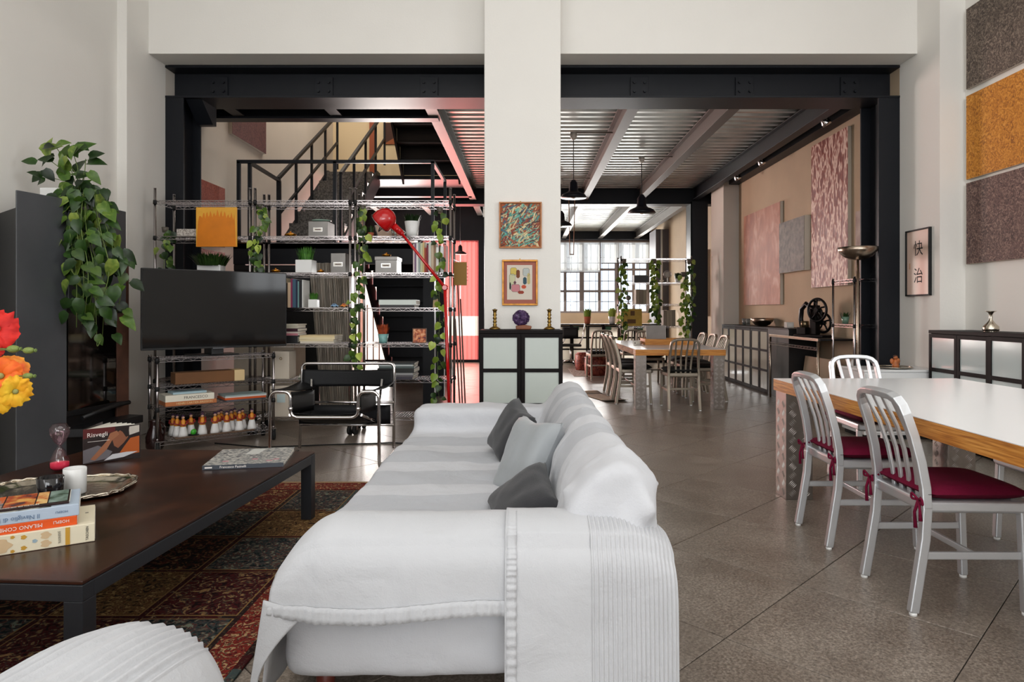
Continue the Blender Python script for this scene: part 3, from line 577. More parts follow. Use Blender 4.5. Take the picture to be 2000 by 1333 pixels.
# ================================================================== GLASS CABINETS
FROSTG = mat('frosted_green_white_glass', (190, 198, 192), 0.3, 0, 0.6)
DARKW = mat('black_brown_wood', (20, 15, 15), 0.55, spec=0.15, bump=(60, 0.05))
def glass_cabinet(label, loc, rz, w_=0.75, h=1.03, d=0.4, pane=None, group=None, rows=3, hollow=False):
    t = thing('glass_cabinet', label, 'cabinet', loc, rz, group); pane = pane or FROSTG
    if hollow: MB().box(-w_ / 2, -w_ / 2 + 0.018, -d + 0.025, 0, 0, h - 0.03).box(w_ / 2 - 0.018, w_ / 2, -d + 0.025, 0, 0, h - 0.03).box(-w_ / 2, w_ / 2, -d + 0.025, 0, 0.0, 0.05).build('body', DARKW, t)
    else: MB().box(-w_ / 2, w_ / 2, -d + 0.025, 0, 0, h - 0.03).build('body', DARKW, t, 0.002)
    MB().box(-w_ / 2, w_ / 2, -d, 0, h - 0.03, h).build('top', DARKW, t, 0.002)
    for s in (-1, 1):
        x0, x1 = (-w_ / 2 + 0.004, -0.002) if s < 0 else (0.002, w_ / 2 - 0.004); f = 0.034; z0, z1 = 0.03, h - 0.034; ph = (z1 - z0 - f) / rows
        mb = MB().box(x0, x0 + f, -d, -d + 0.022, z0, z1).box(x1 - f, x1, -d, -d + 0.022, z0, z1)
        for i in range(rows + 1): mb.box(x0 + f, x1 - f, -d, -d + 0.022, z0 + i * ph, z0 + i * ph + f)
        dr = mb.build('door', DARKW, t, 0.001)
        for i in range(rows): MB().box(x0 + f, x1 - f, -d + 0.008, -d + 0.02, z0 + i * ph + f, z0 + (i + 1) * ph).build('pane', pane, dr)
    return t
glass_cabinet('black framed frosted glass cabinet in front of the white pillar', (-0.034, 6.34, 0), 0)
MB_ = None
PANEG = mat('pale_glass_reflective', (200, 212, 212), 0.12, 0, 0.8)
glass_cabinet('dark framed glass cabinet on white wall, one nearer the steel column', (4.135, 5.745, 0), R(-90), 0.8, 1.025, 0.4, PANEG)
glass_cabinet('dark framed glass cabinet on white wall, one nearer the dining table', (4.135, 4.93, 0), R(-90), 0.8, 1.03, 0.42, PANEG)
PANED = mat('dull_glass', (176, 176, 164), 0.12, 0, 0.9)
for i, lab in enumerate(('next to the black workbench', 'under the steel bowl', 'closest to the pilaster')):
    glass_cabinet('grey framed glass cabinet on beige wall ' + lab, (3.895, 9.92 + i * 0.74, 0), R(-90), 0.735, 0.965, 0.4, PANED, 'glass cabinets along the beige wall')
PANEW = translucent('bright_frosted_glass', (236, 230, 220), 0.7, 0.15)
dl = ('first past the pillar', 'below the potted plants', 'behind the end dining chair', 'behind the distant shelving')
for i in range(4):
    t = glass_cabinet('low glass cabinet dividing the far hall, ' + dl[i], (0.72 + i * 0.74, 15.8, 0), 0, 0.735, 0.9, 0.4, PANEW, 'cabinet row in the far hall', 3, True)
    MB().box(-0.33, -0.2, -0.406, -0.4, 0.76, 0.84).build('green_tag', mat('green_tag', (74, 120, 92), 0.7), t)
# ================================================================== DINING CHAIRS
def pillow(mb, w_, d, t, n=14, c=(0, 0, 0), ex=0.38, M=None, sag=0.0):
    vs = []; fs = []
    for side in (1, -1):
        o = len(vs)
        for j in range(n + 1):
            for i in range(n + 1):
                u = -1 + 2 * i / n; v = -1 + 2 * j / n
                k = (max(0, 1 - u ** 4) * max(0, 1 - v ** 4)) ** ex; px = 1 - sag * (1 - abs(v)) * abs(u) ** 3 * 0.5; py = 1 - sag * (1 - abs(u)) * abs(v) ** 3 * 0.5
                vs.append((c[0] + u * w_ / 2 * px, c[1] + v * d / 2 * py, c[2] + side * t / 2 * k))
        for j in range(n):
            for i in range(n): fs.append((o + j * (n + 1) + i, o + j * (n + 1) + i + 1, o + (j + 1) * (n + 1) + i + 1, o + (j + 1) * (n + 1) + i))
    return mb.add(vs, fs, True, M)
BURG = mat('burgundy_cotton', (104, 12, 44), 0.85, bump=(160, 0.2), var=(9, 0.12), spec=0.2)
REC = lambda a, b_: [(-a, -b_), (a, -b_), (a, b_), (-a, b_)]
def navy_chair(label, cushion, metal, simple=False):
    t = thing('dining_chair', label, 'chair')
    prof = [(-0.19, 0.42), (-0.192, 0.5), (-0.208, 0.6), (-0.232, 0.7), (-0.262, 0.79)]
    pts = [(-0.182 + 0.004 * i, y, z) for i, (y, z) in enumerate(prof)]
    top = [(-0.158, -0.272, 0.822), (-0.135, -0.279, 0.845), (-0.1, -0.284, 0.857), (-0.05, -0.29, 0.861), (0, -0.292, 0.862)]
    L = pts + top; full = L + [(-x, y, z) for (x, y, z) in L[-2::-1]]
    MB().sweep(full, REC(0.019, 0.014), (0, 1, 0.25)).build('back_frame', metal, t, 0.005)
    for s in (-1, 1):
        MB().sweep([(s * 0.186, -0.245, 0.012), (s * 0.184, -0.222, 0.15), (s * 0.183, -0.198, 0.3), (s * 0.182, -0.19, 0.425)], REC(0.019, 0.015), (0, 1, 0.1)).build('leg', metal, t, 0.005)
        MB().sweep([(s * 0.19, 0.2, 0.012), (s * 0.187, 0.185, 0.41)], REC(0.016, 0.016), (0, 1, 0)).build('leg', metal, t, 0.006)
        for y in (-0.245, 0.2): MB().cyl((s * 0.188, y, 0), (s * 0.188, y, 0.013), 0.015, 10).build('foot_glide', PORC, t)
        MB().bar((s * 0.184, -0.2, 0.235), (s * 0.187, 0.185, 0.235), 0.014, 0.03).build('stretcher', metal, t, 0.003)
    MB().bar((-0.184, 0, 0.235), (0.184, 0, 0.235), 0.014, 0.026).build('stretcher', metal, t, 0.003)
    MB().prism([(-0.186, -0.2), (0.186, -0.2), (0.205, 0.21), (0.15, 0.235), (-0.15, 0.235), (-0.205, 0.21)], 0.402, 0.45, 'z').build('seat', metal, t, 0.012, 3)
    for x in (-0.108, -0.036, 0.036, 0.108):
        MB().sweep([(x * 0.8, -0.165, 0.445), (x * 0.84, -0.172, 0.52), (x * 0.9, -0.19, 0.62), (x * 0.96, -0.222, 0.72), (x, -0.262, 0.80), (x * 1.0, -0.287, 0.852)], REC(0.006, 0.011), (0, 1, 0.25)).build('slat', metal, t, 0.003)
    if cushion:
        cu = pillow(MB(), 0.40, 0.41, 0.062, 14, (0, 0.015, 0.478)).build('seat_cushion', cushion, t)
        if not simple:
            for s in (-1, 1):
                mb = MB(); p = Vector((s * 0.186, -0.222, 0.455))
                for k, (dx, dz) in enumerate(((-0.035, 0.022), (0.035, 0.012))): mb.tube(fillet([p, p + Vector((dx, -0.008, dz)), p + Vector((dx * 1.1, -0.006, dz - 0.025)), p], 0.01), 0.005, 5)
                mb.tube([p, p + Vector((-0.01, -0.01, -0.05)), p + Vector((0.0, -0.012, -0.11))], [0.007, 0.006, 0.008], 5); mb.tube([p, p + Vector((0.025, -0.01, -0.03)), p + Vector((0.03, -0.01, -0.075))], [0.006, 0.005, 0.008], 5)
                mb.tube([(s * 0.165, -0.19, 0.47), p, (s * 0.165, -0.17, 0.475)], 0.006, 5); mb.build('tie', cushion, cu)
    return t
G1 = 'aluminium chairs at the near table'; G2 = 'aluminium chairs at the far table'
ch = navy_chair('aluminium dining chair with burgundy cushion, nearest the camera', BURG, ALU); ch['group'] = G1; ch.location = (1.775, 2.805, 0); ch.rotation_euler = (0, 0, R(-90))
copy_tree(ch, (1.775, 3.53, 0), R(-90), 'aluminium dining chair with burgundy cushion beside checker plate leg')
copy_tree(ch, (2.42, 4.62, 0), R(180), 'aluminium dining chair at the table end with its back toward the hall')
copy_tree(ch, (2.68, 3.3, 0), R(90), 'aluminium dining chair tucked under the far long side of the white table')
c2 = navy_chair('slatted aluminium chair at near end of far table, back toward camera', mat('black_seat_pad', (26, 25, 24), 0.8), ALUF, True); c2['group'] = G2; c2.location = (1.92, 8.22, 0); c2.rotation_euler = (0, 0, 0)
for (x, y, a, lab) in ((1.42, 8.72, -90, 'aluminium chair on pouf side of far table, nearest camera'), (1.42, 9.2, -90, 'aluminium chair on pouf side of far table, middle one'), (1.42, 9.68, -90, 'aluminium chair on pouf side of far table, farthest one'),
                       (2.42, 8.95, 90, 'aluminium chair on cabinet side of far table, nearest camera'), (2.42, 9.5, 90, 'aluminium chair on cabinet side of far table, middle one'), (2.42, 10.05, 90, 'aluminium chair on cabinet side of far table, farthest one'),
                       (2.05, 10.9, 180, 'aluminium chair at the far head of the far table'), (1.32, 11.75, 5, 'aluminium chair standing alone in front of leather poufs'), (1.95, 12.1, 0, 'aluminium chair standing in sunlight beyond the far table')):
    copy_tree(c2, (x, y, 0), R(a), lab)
# ================================================================== TABLES WITH CHECKER PLATE LEGS
PLY = ramp_mat('plywood_edge', [(0.3, (150, 86, 28)), (0.5, (196, 128, 52)), (0.7, (220, 158, 78))], 6, 4, 0.5, stretch=(1, 1, 26))
LAMI = mat('white_laminate', (232, 232, 232), 0.22)
CHK = mat('checker_plate', (134, 126, 120), 0.32, 0.85, var=(12, 0.1)); CHKB = mat('checker_bars', (226, 220, 216), 0.25, 0.45)
def tread_mesh(w_, h):
    mb = MB(); px = w_ / 2; cell = 0.056
    def bars(M):
        rows = int(h / cell)
        for r_ in range(rows):
            for c in range(2):
                s = 1 if (r_ + c) % 2 else -1; cx = -w_ / 4 + c * w_ / 2; cz = 0.03 + r_ * cell + 0.012
                for k in range(5):
                    o = (k - 2) * 0.0092; a = R(45) * s; ux, uz = math.cos(a), math.sin(a); nx, nz = -uz, ux; L = 0.019; wd = 0.0026
                    P = lambda e, f, g: (cx + ux * e + nx * (o + f), -px - g, cz + uz * e + nz * (o + f))
                    vs = [P(-L, 0, 0.0), P(0, -wd, 0), P(L, 0, 0), P(0, wd, 0), P(0, 0, 0.0035)]
                    mb.add(vs, [(0, 1, 4), (1, 2, 4), (2, 3, 4), (3, 0, 4)], False, M)
    for a in range(4): bars(Matrix.Rotation(R(90 * a), 4, 'Z'))
    return mb.mesh('tread_pattern', CHKB)
def plate_table(label, x0, x1, y0, y1, zt, lw, grp=None, inset=0.005):
    cx, cy = (x0 + x1) / 2, (y0 + y1) / 2; t = thing('dining_table', label, 'table', (cx, cy, 0)); hx, hy = (x1 - x0) / 2, (y1 - y0) / 2
    MB().box(-hx, hx, -hy, hy, zt - 0.075, zt - 0.003).build('plywood_edge', PLY, t, 0.001); MB().box(-hx, hx, -hy, hy, zt - 0.003, zt).build('tabletop', LAMI, t)
    lm = MB().box(-lw / 2, lw / 2, -lw / 2, lw / 2, 0, zt - 0.075).mesh('leg', CHK); tm_ = tread_mesh(lw, zt - 0.09)
    for sx in (-1, 1):
        for sy in (-1, 1):
            l = inst('leg', lm, t, (sx * (hx - lw / 2 - inset), sy * (hy - lw / 2 - 0.03), 0), bevel=0.002); p = inst('tread_pattern', tm_, l); p['kind'] = 'stuff'
    return t
plate_table('large white topped dining table with plywood edge and checker plate legs', 1.655, 2.87, 1.2, 4.42, 0.752, 0.17)
plate_table('distant dining table with orange wooden edge and checker plate legs', 1.343, 2.44, 8.06, 10.5, 0.735, 0.135)
t = thing('wooden_crate', 'shallow orange wooden tray lying on the far table', 'tray', (1.95, 9.3, 0.736)); MB().box(-0.3, 0.36, -0.2, 0.2, 0, 0.02).build('bottom', PLY, t); frame(MB(), -0.3, 0.36, 0.0, 0.0, 0.0, 0, 0) if False else None
for a, b_, c, d in ((-0.3, 0.36, -0.2, -0.18), (-0.3, 0.36, 0.18, 0.2), (-0.3, -0.28, -0.18, 0.18), (0.34, 0.36, -0.18, 0.18)): MB().box(a, b_, c, d, 0.02, 0.08).build('side_board', PLY, t)
t = thing('grey_portfolio', 'grey upright sheet standing in the tray on the far table', 'board', (1.86, 9.4, 0.757)); MB().box(-0.14, 0.14, -0.01, 0.01, 0, 0.24).build('sheet', mat('grey_sheet', (150, 146, 142), 0.7, var=(5, 0.15)), t, rot=(R(-6), 0, 0)); MB().box(-0.12, 0.12, 0.02, 0.05, 0, 0.1).build('rest', mat('grey_sheet'), t)
t = thing('paper_roll', 'rolled pale paper lying on the far table', 'paper roll', (1.56, 9.2, 0.736)); MB().cyl((-0.05, -0.1, 0.025), (0.07, 0.08, 0.025), 0.025, 10).build('roll', PAPER, t); MB().cyl((-0.051, -0.101, 0.025), (-0.05, -0.1, 0.025), 0.012, 8).build('roll_end', mat('roll_shadow', (120, 110, 100), 0.8), t)
# ================================================================== COFFEE TABLE AND RUG
def rug_material():
    m = bpy.data.materials.new('persian_garden_rug'); m.use_nodes = True; nt = m.node_tree; b = nt.nodes['Principled BSDF']; L = nt.links.new
    tc = nt.nodes.new('ShaderNodeTexCoord'); br = nt.nodes.new('ShaderNodeTexBrick'); br.offset = 0.0
    br.inputs['Color1'].default_value = (0, 0, 0, 1); br.inputs['Color2'].default_value = (1, 1, 1, 1); br.inputs['Mortar'].default_value = (0.5, 0.5, 0.5, 1)
    br.inputs['Scale'].default_value = 1.0; br.inputs['Brick Width'].default_value = 0.42; br.inputs['Row Height'].default_value = 0.55; br.inputs['Mortar Size'].default_value = 0.045; br.inputs['Mortar Smooth'].default_value = 0.0
    L(tc.outputs['Object'], br.inputs['Vector'])
    pr = nt.nodes.new('ShaderNodeValToRGB'); pr.color_ramp.interpolation = 'CONSTANT'; e = pr.color_ramp.elements
    cols = [(0.0, (52, 18, 18)), (0.2, (26, 32, 32)), (0.4, (112, 88, 54)), (0.62, (36, 26, 24)), (0.8, (62, 74, 72))]
    e[0].position = 0; e[0].color = lin(cols[0][1]); e[1].position = 0.8; e[1].color = lin(cols[4][1])
    for p, c in cols[1:4]: x = e.new(p); x.color = lin(c)
    L(br.outputs['Color'], pr.inputs['Fac'])
    mx = nt.nodes.new('ShaderNodeMixRGB'); L(br.outputs['Fac'], mx.inputs[0]); L(pr.outputs[0], mx.inputs[1]); mx.inputs[2].default_value = lin((60, 20, 20))
    nz = nt.nodes.new('ShaderNodeTexNoise'); nz.inputs['Scale'].default_value = 22; nz.inputs['Detail'].default_value = 5; nz.inputs['Distortion'].default_value = 2.5; L(tc.outputs['Object'], nz.inputs['Vector'])
    vo = nt.nodes.new('ShaderNodeTexVoronoi'); vo.inputs['Scale'].default_value = 26; L(tc.outputs['Object'], vo.inputs['Vector'])
    r1 = nt.nodes.new('ShaderNodeValToRGB'); r1.color_ramp.interpolation = 'CONSTANT'; e = r1.color_ramp.elements
    e[0].position = 0; e[0].color = lin((22, 16, 16)); e[1].position = 0.6; e[1].color = lin((172, 140, 100))
    for p, c in ((0.4, (84, 26, 24)), (0.47, (30, 20, 20)), (0.54, (52, 62, 60))): x = e.new(p); x.color = lin(c)
    L(nz.outputs['Fac'], r1.inputs['Fac'])
    m2 = nt.nodes.new('ShaderNodeMixRGB'); r2 = nt.nodes.new('ShaderNodeValToRGB'); r2.color_ramp.elements[0].position = 0.25; r2.color_ramp.elements[1].position = 0.4; r2.color_ramp.elements[0].color = (0.62, 0.62, 0.62, 1); r2.color_ramp.elements[1].color = (0.14, 0.14, 0.14, 1)
    L(vo.outputs['Distance'], r2.inputs['Fac']); L(r2.outputs[0], m2.inputs[0]); L(mx.outputs[0], m2.inputs[1]); L(r1.outputs[0], m2.inputs[2])
    L(m2.outputs[0], b.inputs['Base Color']); b.inputs['Roughness'].default_value = 0.95; b.inputs['Specular IOR Level'].default_value = 0.1
    n3 = nt.nodes.new('ShaderNodeTexNoise'); n3.inputs['Scale'].default_value = 300; L(tc.outputs['Object'], n3.inputs['Vector']); bp = nt.nodes.new('ShaderNodeBump'); bp.inputs['Strength'].default_value = 0.4; bp.inputs['Distance'].default_value = 0.004; L(n3.outputs['Fac'], bp.inputs['Height']); L(bp.outputs['Normal'], b.inputs['Normal'])
    return m
rug = thing('persian_rug', 'dark red patterned carpet under the coffee table', 'rug', (-2.07, 2.8, 0)); RUGM = rug_material()
MB().box(-1.13, 1.13, -1.82, 1.82, 0.001, 0.011).build('field', RUGM, rug, 0.003)
PALS = [[(0.38, (40, 26, 22)), (0.47, (120, 92, 54)), (0.54, (70, 30, 24)), (0.62, (150, 122, 78))], [(0.38, (20, 24, 26)), (0.48, (56, 66, 64)), (0.55, (80, 28, 24)), (0.62, (110, 116, 100))], [(0.38, (26, 14, 14)), (0.48, (76, 22, 22)), (0.56, (44, 46, 42)), (0.62, (140, 108, 70))], [(0.38, (16, 14, 14)), (0.5, (46, 32, 24)), (0.56, (90, 34, 26)), (0.64, (120, 100, 66))], [(0.38, (44, 16, 16)), (0.48, (100, 40, 28)), (0.56, (24, 24, 26)), (0.63, (160, 128, 84))]]
PMS = [ramp_mat('rug_panel_%d' % i, c, 24, 4, 0.95, distort=2.2, spec=0.1) for i, c in enumerate(PALS)]
FINE = mat('rug_fine_line', (128, 98, 60), 0.95, spec=0.1)
for i in range(5):
    for j in range(7):
        x0 = -0.95 + i * 0.382; y0 = -1.6 + j * 0.459; k = (i * 2 + j * 3 + (i * j) % 3) % 5
        MB().box(x0 + 0.012, x0 + 0.37, y0 + 0.012, y0 + 0.447, 0.011, 0.0116).build('garden_panel_line', FINE, rug); MB().box(x0 + 0.018, x0 + 0.364, y0 + 0.018, y0 + 0.441, 0.0116, 0.0121).build('garden_panel', PMS[k], rug)
BORD = ramp_mat('rug_border', [(0.35, (60, 18, 20)), (0.48, (128, 44, 34)), (0.54, (30, 26, 28)), (0.62, (170, 134, 96))], 34, 4, 0.95, distort=2.0, spec=0.1)
for a, b_, c, d in ((-1.13, 1.13, 1.62, 1.79), (-1.13, 1.13, -1.79, -1.62), (0.97, 1.1, -1.62, 1.62), (-1.1, -0.97, -1.62, 1.62)): MB().box(a, b_, c, d, 0.011, 0.0125).build('border_band', BORD, rug)
MB().box(-1.13, 1.13, 1.79, 1.82, 0.011, 0.013).build('selvedge', mat('beige_selvedge', (150, 122, 90), 0.95), rug)
TZ = 0.39; TA = R(-3.5)
ct = thing('coffee_table', 'large low coffee table with rust brown top and black steel frame', 'table', (-1.94, 2.95, 0.0125), TA); t0 = TZ - 0.0125
RUST = ramp_mat('rust_brown_patina', [(0.3, (34, 17, 10)), (0.55, (54, 28, 17)), (0.75, (76, 46, 30))], 4, 8, 0.28, distort=0.6, bump=0.03, spec=0.3)
MB().box(-0.672, 0.672, -0.922, 0.922, t0 - 0.012, t0).build('tabletop', RUST, ct, 0.003)
TS = mat('coffee_table_steel', (32, 34, 38), 0.4)
for a, b_, c, d in ((-0.675, 0.675, -0.925, -0.875), (-0.675, 0.675, 0.875, 0.925), (-0.675, -0.625, -0.875, 0.875), (0.625, 0.675, -0.875, 0.875)): MB().box(a, b_, c, d, t0 - 0.062, t0 - 0.0125).build('apron', TS, ct, 0.002)
for sx in (-1, 1):
    for sy in (-1, 1): MB().box(sx * 0.645 - 0.03, sx * 0.645 + 0.03, sy * 0.895 - 0.03, sy * 0.895 + 0.03, 0.0, t0 - 0.062).build('leg', TS, ct, 0.002)
# ================================================================== SOFA
def linen(name, c, stripes=None):
    m = bpy.data.materials.new(name); m.use_nodes = True; nt = m.node_tree; b = nt.nodes['Principled BSDF']; L = nt.links.new
    tc = nt.nodes.new('ShaderNodeTexCoord'); b.inputs['Roughness'].default_value = 0.92; b.inputs['Specular IOR Level'].default_value = 0.15; b.inputs['Sheen Weight'].default_value = 0.15
    b.inputs['Base Color'].default_value = lin(c)
    if stripes:
        sep = nt.nodes.new('ShaderNodeSeparateXYZ'); L(tc.outputs['Object'], sep.inputs[0])
        y0, y1, pitch, wd, c2 = stripes
        def M(op, a, bb):
            n = nt.nodes.new('ShaderNodeMath'); n.operation = op
            for i, v in enumerate((a, bb)):
                if isinstance(v, (int, float)): n.inputs[i].default_value = v
                else: L(v, n.inputs[i])
            return n.outputs[0]
        s_ = M('SUBTRACT', sep.outputs['Y'], y0); f = M('MODULO', s_, pitch); k = M('LESS_THAN', f, wd); k = M('MULTIPLY', k, M('GREATER_THAN', sep.outputs['Y'], y0)); k = M('MULTIPLY', k, M('LESS_THAN', sep.outputs['Y'], y1))
        mx = nt.nodes.new('ShaderNodeMixRGB'); L(k, mx.inputs[0]); mx.inputs[1].default_value = lin(c); mx.inputs[2].default_value = lin(c2); L(mx.outputs[0], b.inputs['Base Color'])
    n1 = nt.nodes.new('ShaderNodeTexNoise'); n1.inputs['Scale'].default_value = 5.5; n1.inputs['Detail'].default_value = 4; n1.inputs['Distortion'].default_value = 0.5; L(tc.outputs['Object'], n1.inputs['Vector'])
    n2 = nt.nodes.new('ShaderNodeTexNoise'); n2.inputs['Scale'].default_value = 220; L(tc.outputs['Object'], n2.inputs['Vector'])
    ad = nt.nodes.new('ShaderNodeMath'); ad.operation = 'MULTIPLY_ADD'; L(n2.outputs['Fac'], ad.inputs[0]); ad.inputs[1].default_value = 0.06; L(n1.outputs['Fac'], ad.inputs[2])
    bp = nt.nodes.new('ShaderNodeBump'); bp.inputs['Strength'].default_value = 0.45; bp.inputs['Distance'].default_value = 0.03; L(ad.outputs[0], bp.inputs['Height']); L(bp.outputs['Normal'], b.inputs['Normal'])
    MATS[name] = m; return m
LINS = linen('striped_white_linen', (190, 191, 195), (2.45, 3.95, 0.41, 0.25, (174, 176, 181)))
LIN = linen('white_linen', (184, 185, 188))
sofa = thing('sofa', 'long three seat sofa covered in white cotton throws', 'sofa', (-0.16, 3.1, 0))
def sb(mb, name, m, **k):
    o = mb.build(name, m, sofa, **k); o.location = (0.16, -3.1, 0); return o
mb = MB()
mb.box(-0.70, 0.34, 1.9, 4.36, 0.14, 0.41); mb.box(-0.72, 0.14, 2.05, 4.16, 0.26, 0.455)
mb.box(-0.665, 0.37, 1.895, 2.12, 0.15, 0.545); mb.box(-0.69, 0.37, 4.1, 4.37, 0.15, 0.6)
pr = [(0.04, 0.3), (0.13, 0.62), (0.2, 0.72), (0.28, 0.755), (0.35, 0.735), (0.395, 0.64), (0.41, 0.45), (0.4, 0.15), (0.1, 0.15)]
mb.prism(pr, 1.95, 4.34, 'y')
for p0, p1, r_ in (((0.2, 2.06, 0.70), (0.33, 1.9, 0.52), 0.035), ((0.27, 2.1, 0.745), (0.37, 1.9, 0.6), 0.035), ((0.12, 2.1, 0.64), (0.2, 1.98, 0.6), 0.03), ((0.3, 2.2, 0.75), (0.4, 2.0, 0.66), 0.03)): mb.tube([p0, (Vector(p0) + Vector(p1)) / 2 + Vector((0, 0, 0.015)), p1], r_, 8)
body = sb(mb, 'upholstery', LINS)
b_ = body.modifiers.new('bv', 'BEVEL'); b_.width = 0.06; b_.segments = 3; b_.limit_method = 'ANGLE'; b_.angle_limit = R(60)
b_ = body.modifiers.new('r', 'REMESH'); b_.mode = 'VOXEL'; b_.voxel_size = 0.016; b_.use_smooth_shade = True
s_ = body.modifiers.new('s', 'SMOOTH'); s_.iterations = 22; s_.factor = 0.6
tx = bpy.data.textures.new('cloth_wrinkle', 'CLOUDS'); tx.noise_scale = 0.22; tx.noise_depth = 2
d_ = body.modifiers.new('d', 'DISPLACE'); d_.texture = tx; d_.strength = 0.028; d_.mid_level = 0.5; d_.texture_coords = 'LOCAL'
prof = [(2.09, 0.565), (2.0, 0.582), (1.91, 0.562), (1.857, 0.515), (1.838, 0.44), (1.828, 0.32), (1.82, 0.2), (1.816, 0.1)]
def pt(v):
    x = v * (len(prof) - 1); i = min(int(x), len(prof) - 2); f = x - i
    p0 = prof[max(i - 1, 0)]; p1 = prof[i]; p2 = prof[i + 1]; p3 = prof[min(i + 2, len(prof) - 1)]
    c = lambda a, b, cc, d: 0.5 * (2 * b + (cc - a) * f + (2 * a - 5 * b + 4 * cc - d) * f * f + (3 * b - a - 3 * cc + d) * f ** 3)
    return c(p0[0], p1[0], p2[0], p3[0]), c(p0[1], p1[1], p2[1], p3[1])
def drape(x, v, off):
    y, z = pt(v); y -= off; z += off * (1 if v < 0.35 else 0)
    k = max(0, (-0.53 - x) / 0.18)
    if k > 0: z -= 0.12 * k ** 2.4 * max(0, (z - 0.36) / 0.22); y += 0.02 * k * k
    k = max(0, (x - 0.27) / 0.15)
    if k > 0: z -= 0.07 * k * k * max(0, (z - 0.35) / 0.25); y += 0.03 * k * k
    nz = mnoise.noise(Vector((x * 7, z * 6, 1.3 + off * 90))) * 0.007 + mnoise.noise(Vector((x * 22, z * 3, 4))) * 0.003
    return Vector((x, y - nz, z + (nz if v < 0.3 else 0)))
def throw(name, x0, x1, vend, off, nu=70, nv=44, ribs=None, m=LIN):
    def fn(u, v):
        x = x0 + (x1 - x0) * u; ve = vend(u) * v; p = drape(x, ve, off)
        if ribs: p.y -= ribs[1] * math.sin(u * ribs[0] * 2 * PI); p.z += (ribs[1] * math.sin(u * ribs[0] * 2 * PI)) if ve < 0.3 else 0
        return p
    o = sb(MB().grid(fn, nu, nv), name, m); s = o.modifiers.new('s', 'SOLIDIFY'); s.thickness = 0.005; s.offset = -1
    return o, fn
o, f1 = throw('throw', -0.712, -0.03, lambda u: 0.665 + 0.02 * math.sin(u * 5) + 0.02 * u, 0.010)
o['label'] = 'white throw hanging over the sofa arm end'
def hem(fa, along, width, name, n):
    mb = MB()
    def hf(u, v):
        p = Vector(fa(u, v)); p.y -= 0.004 + 0.0018 * math.sin(u * n) + 0.0015 * math.sin(u * n * 0.37 + v); return p
    mb.grid(hf, 160, 3); o = sb(mb, name, LIN); s = o.modifiers.new('s', 'SOLIDIFY'); s.thickness = 0.004; s.offset = -1; return o
hem(lambda u, v: f1(u, 0.93 + 0.072 * v), 'u', 0, 'hem', 190)
o, f2 = throw('throw', -0.055, 0.185, lambda u: 0.985, 0.024, 30); o['label'] = 'second white throw lapping over the first'
hem(lambda u, v: f2(0.02 + 0.115 * v, u), 'v', 0, 'hem', 210)
o, f3 = throw('ribbed_throw_panel', 0.183, 0.425, lambda u: 0.985 - 0.03 * u, 0.024, 170, 40, (19, 0.0022)); o['label'] = 'ribbed woven end of the white throw'
# front drape over the seat edge down the open side, with a turned corner
def fd(u, v):
    y = 1.86 + u * 2.5; z = 0.43 - v * 0.37; w_ = 0.012 * math.sin(y * 9 + 1) * v + 0.008 * math.sin(y * 23) * v
    x = -0.715 - 0.05 * v ** 1.3 - w_
    if v < 0.15: x += 0.03 * (1 - v / 0.15) ** 2
    return (x, y, z)
o = sb(MB().grid(fd, 90, 14), 'seat_drape', LINS); s = o.modifiers.new('s', 'SOLIDIFY'); s.thickness = 0.006
def cf(u, v):
    z = 0.40 - v * 0.34; wd = 0.05 + 0.075 * (1 - v) ** 2 - 0.045 * math.sin(v * PI); x = -0.722 - 0.045 * v + u * wd
    return (x, 1.838 - 0.02 * v - 0.01 * u, z - 0.03 * u * (1 - v))
o = sb(MB().grid(cf, 12, 24), 'turned_corner', LIN); s = o.modifiers.new('s', 'SOLIDIFY'); s.thickness = 0.005
for x in (-0.6, 0.28):
    for y in (2.0, 4.25): sb(MB().cyl((x, y, 0), (x, y, 0.17), 0.025, 12, 0.03), 'foot', mat('red_brown_wood', (96, 40, 30), 0.4))
# cushions
def cushion(name, label, loc, rot, w_, h, t_, m, sag=0.25):
    o = pillow(MB(), w_, h, t_, 22, sag=sag, ex=0.42).build(name, m, None); o.location = loc; Z = Vector(rot[0]).normalized(); Y = Vector(rot[1]); Y = (Y - Z * Y.dot(Z)).normalized(); o.rotation_euler = Matrix((Y.cross(Z), Y, Z)).transposed().to_euler()
    d = o.modifiers.new('d', 'DISPLACE'); x = bpy.data.textures.new(name, 'CLOUDS'); x.noise_scale = 0.12; d.texture = x; d.strength = 0.025; d.mid_level = 0.5; d.texture_coords = 'LOCAL'
    return tag(o, label, 'cushion')
SAT = mat('silver_grey_satin', (142, 146, 149), 0.45, sheen=0.3, bump=(14, 0.25))
cushion('throw_cushion', 'silver grey satin cushion leaning on the sofa back', (0.01, 2.86, 0.555), ((-0.78, -0.42, 0.45), (0.4, 0.3, 0.85)), 0.33, 0.38, 0.14, SAT)
cushion('throw_cushion', 'charcoal cushion peeking out behind the silver cushion', (-0.07, 3.42, 0.575), ((-0.8, -0.3, 0.5), (0.5, 0, 0.8)), 0.34, 0.3, 0.13, DARKF)
cushion('throw_cushion', 'charcoal cushion half hidden by the near sofa arm', (-0.01, 2.4, 0.505), ((-0.55, -0.2, 0.8), (0.75, 0, 0.6)), 0.36, 0.27, 0.12, DARKF)
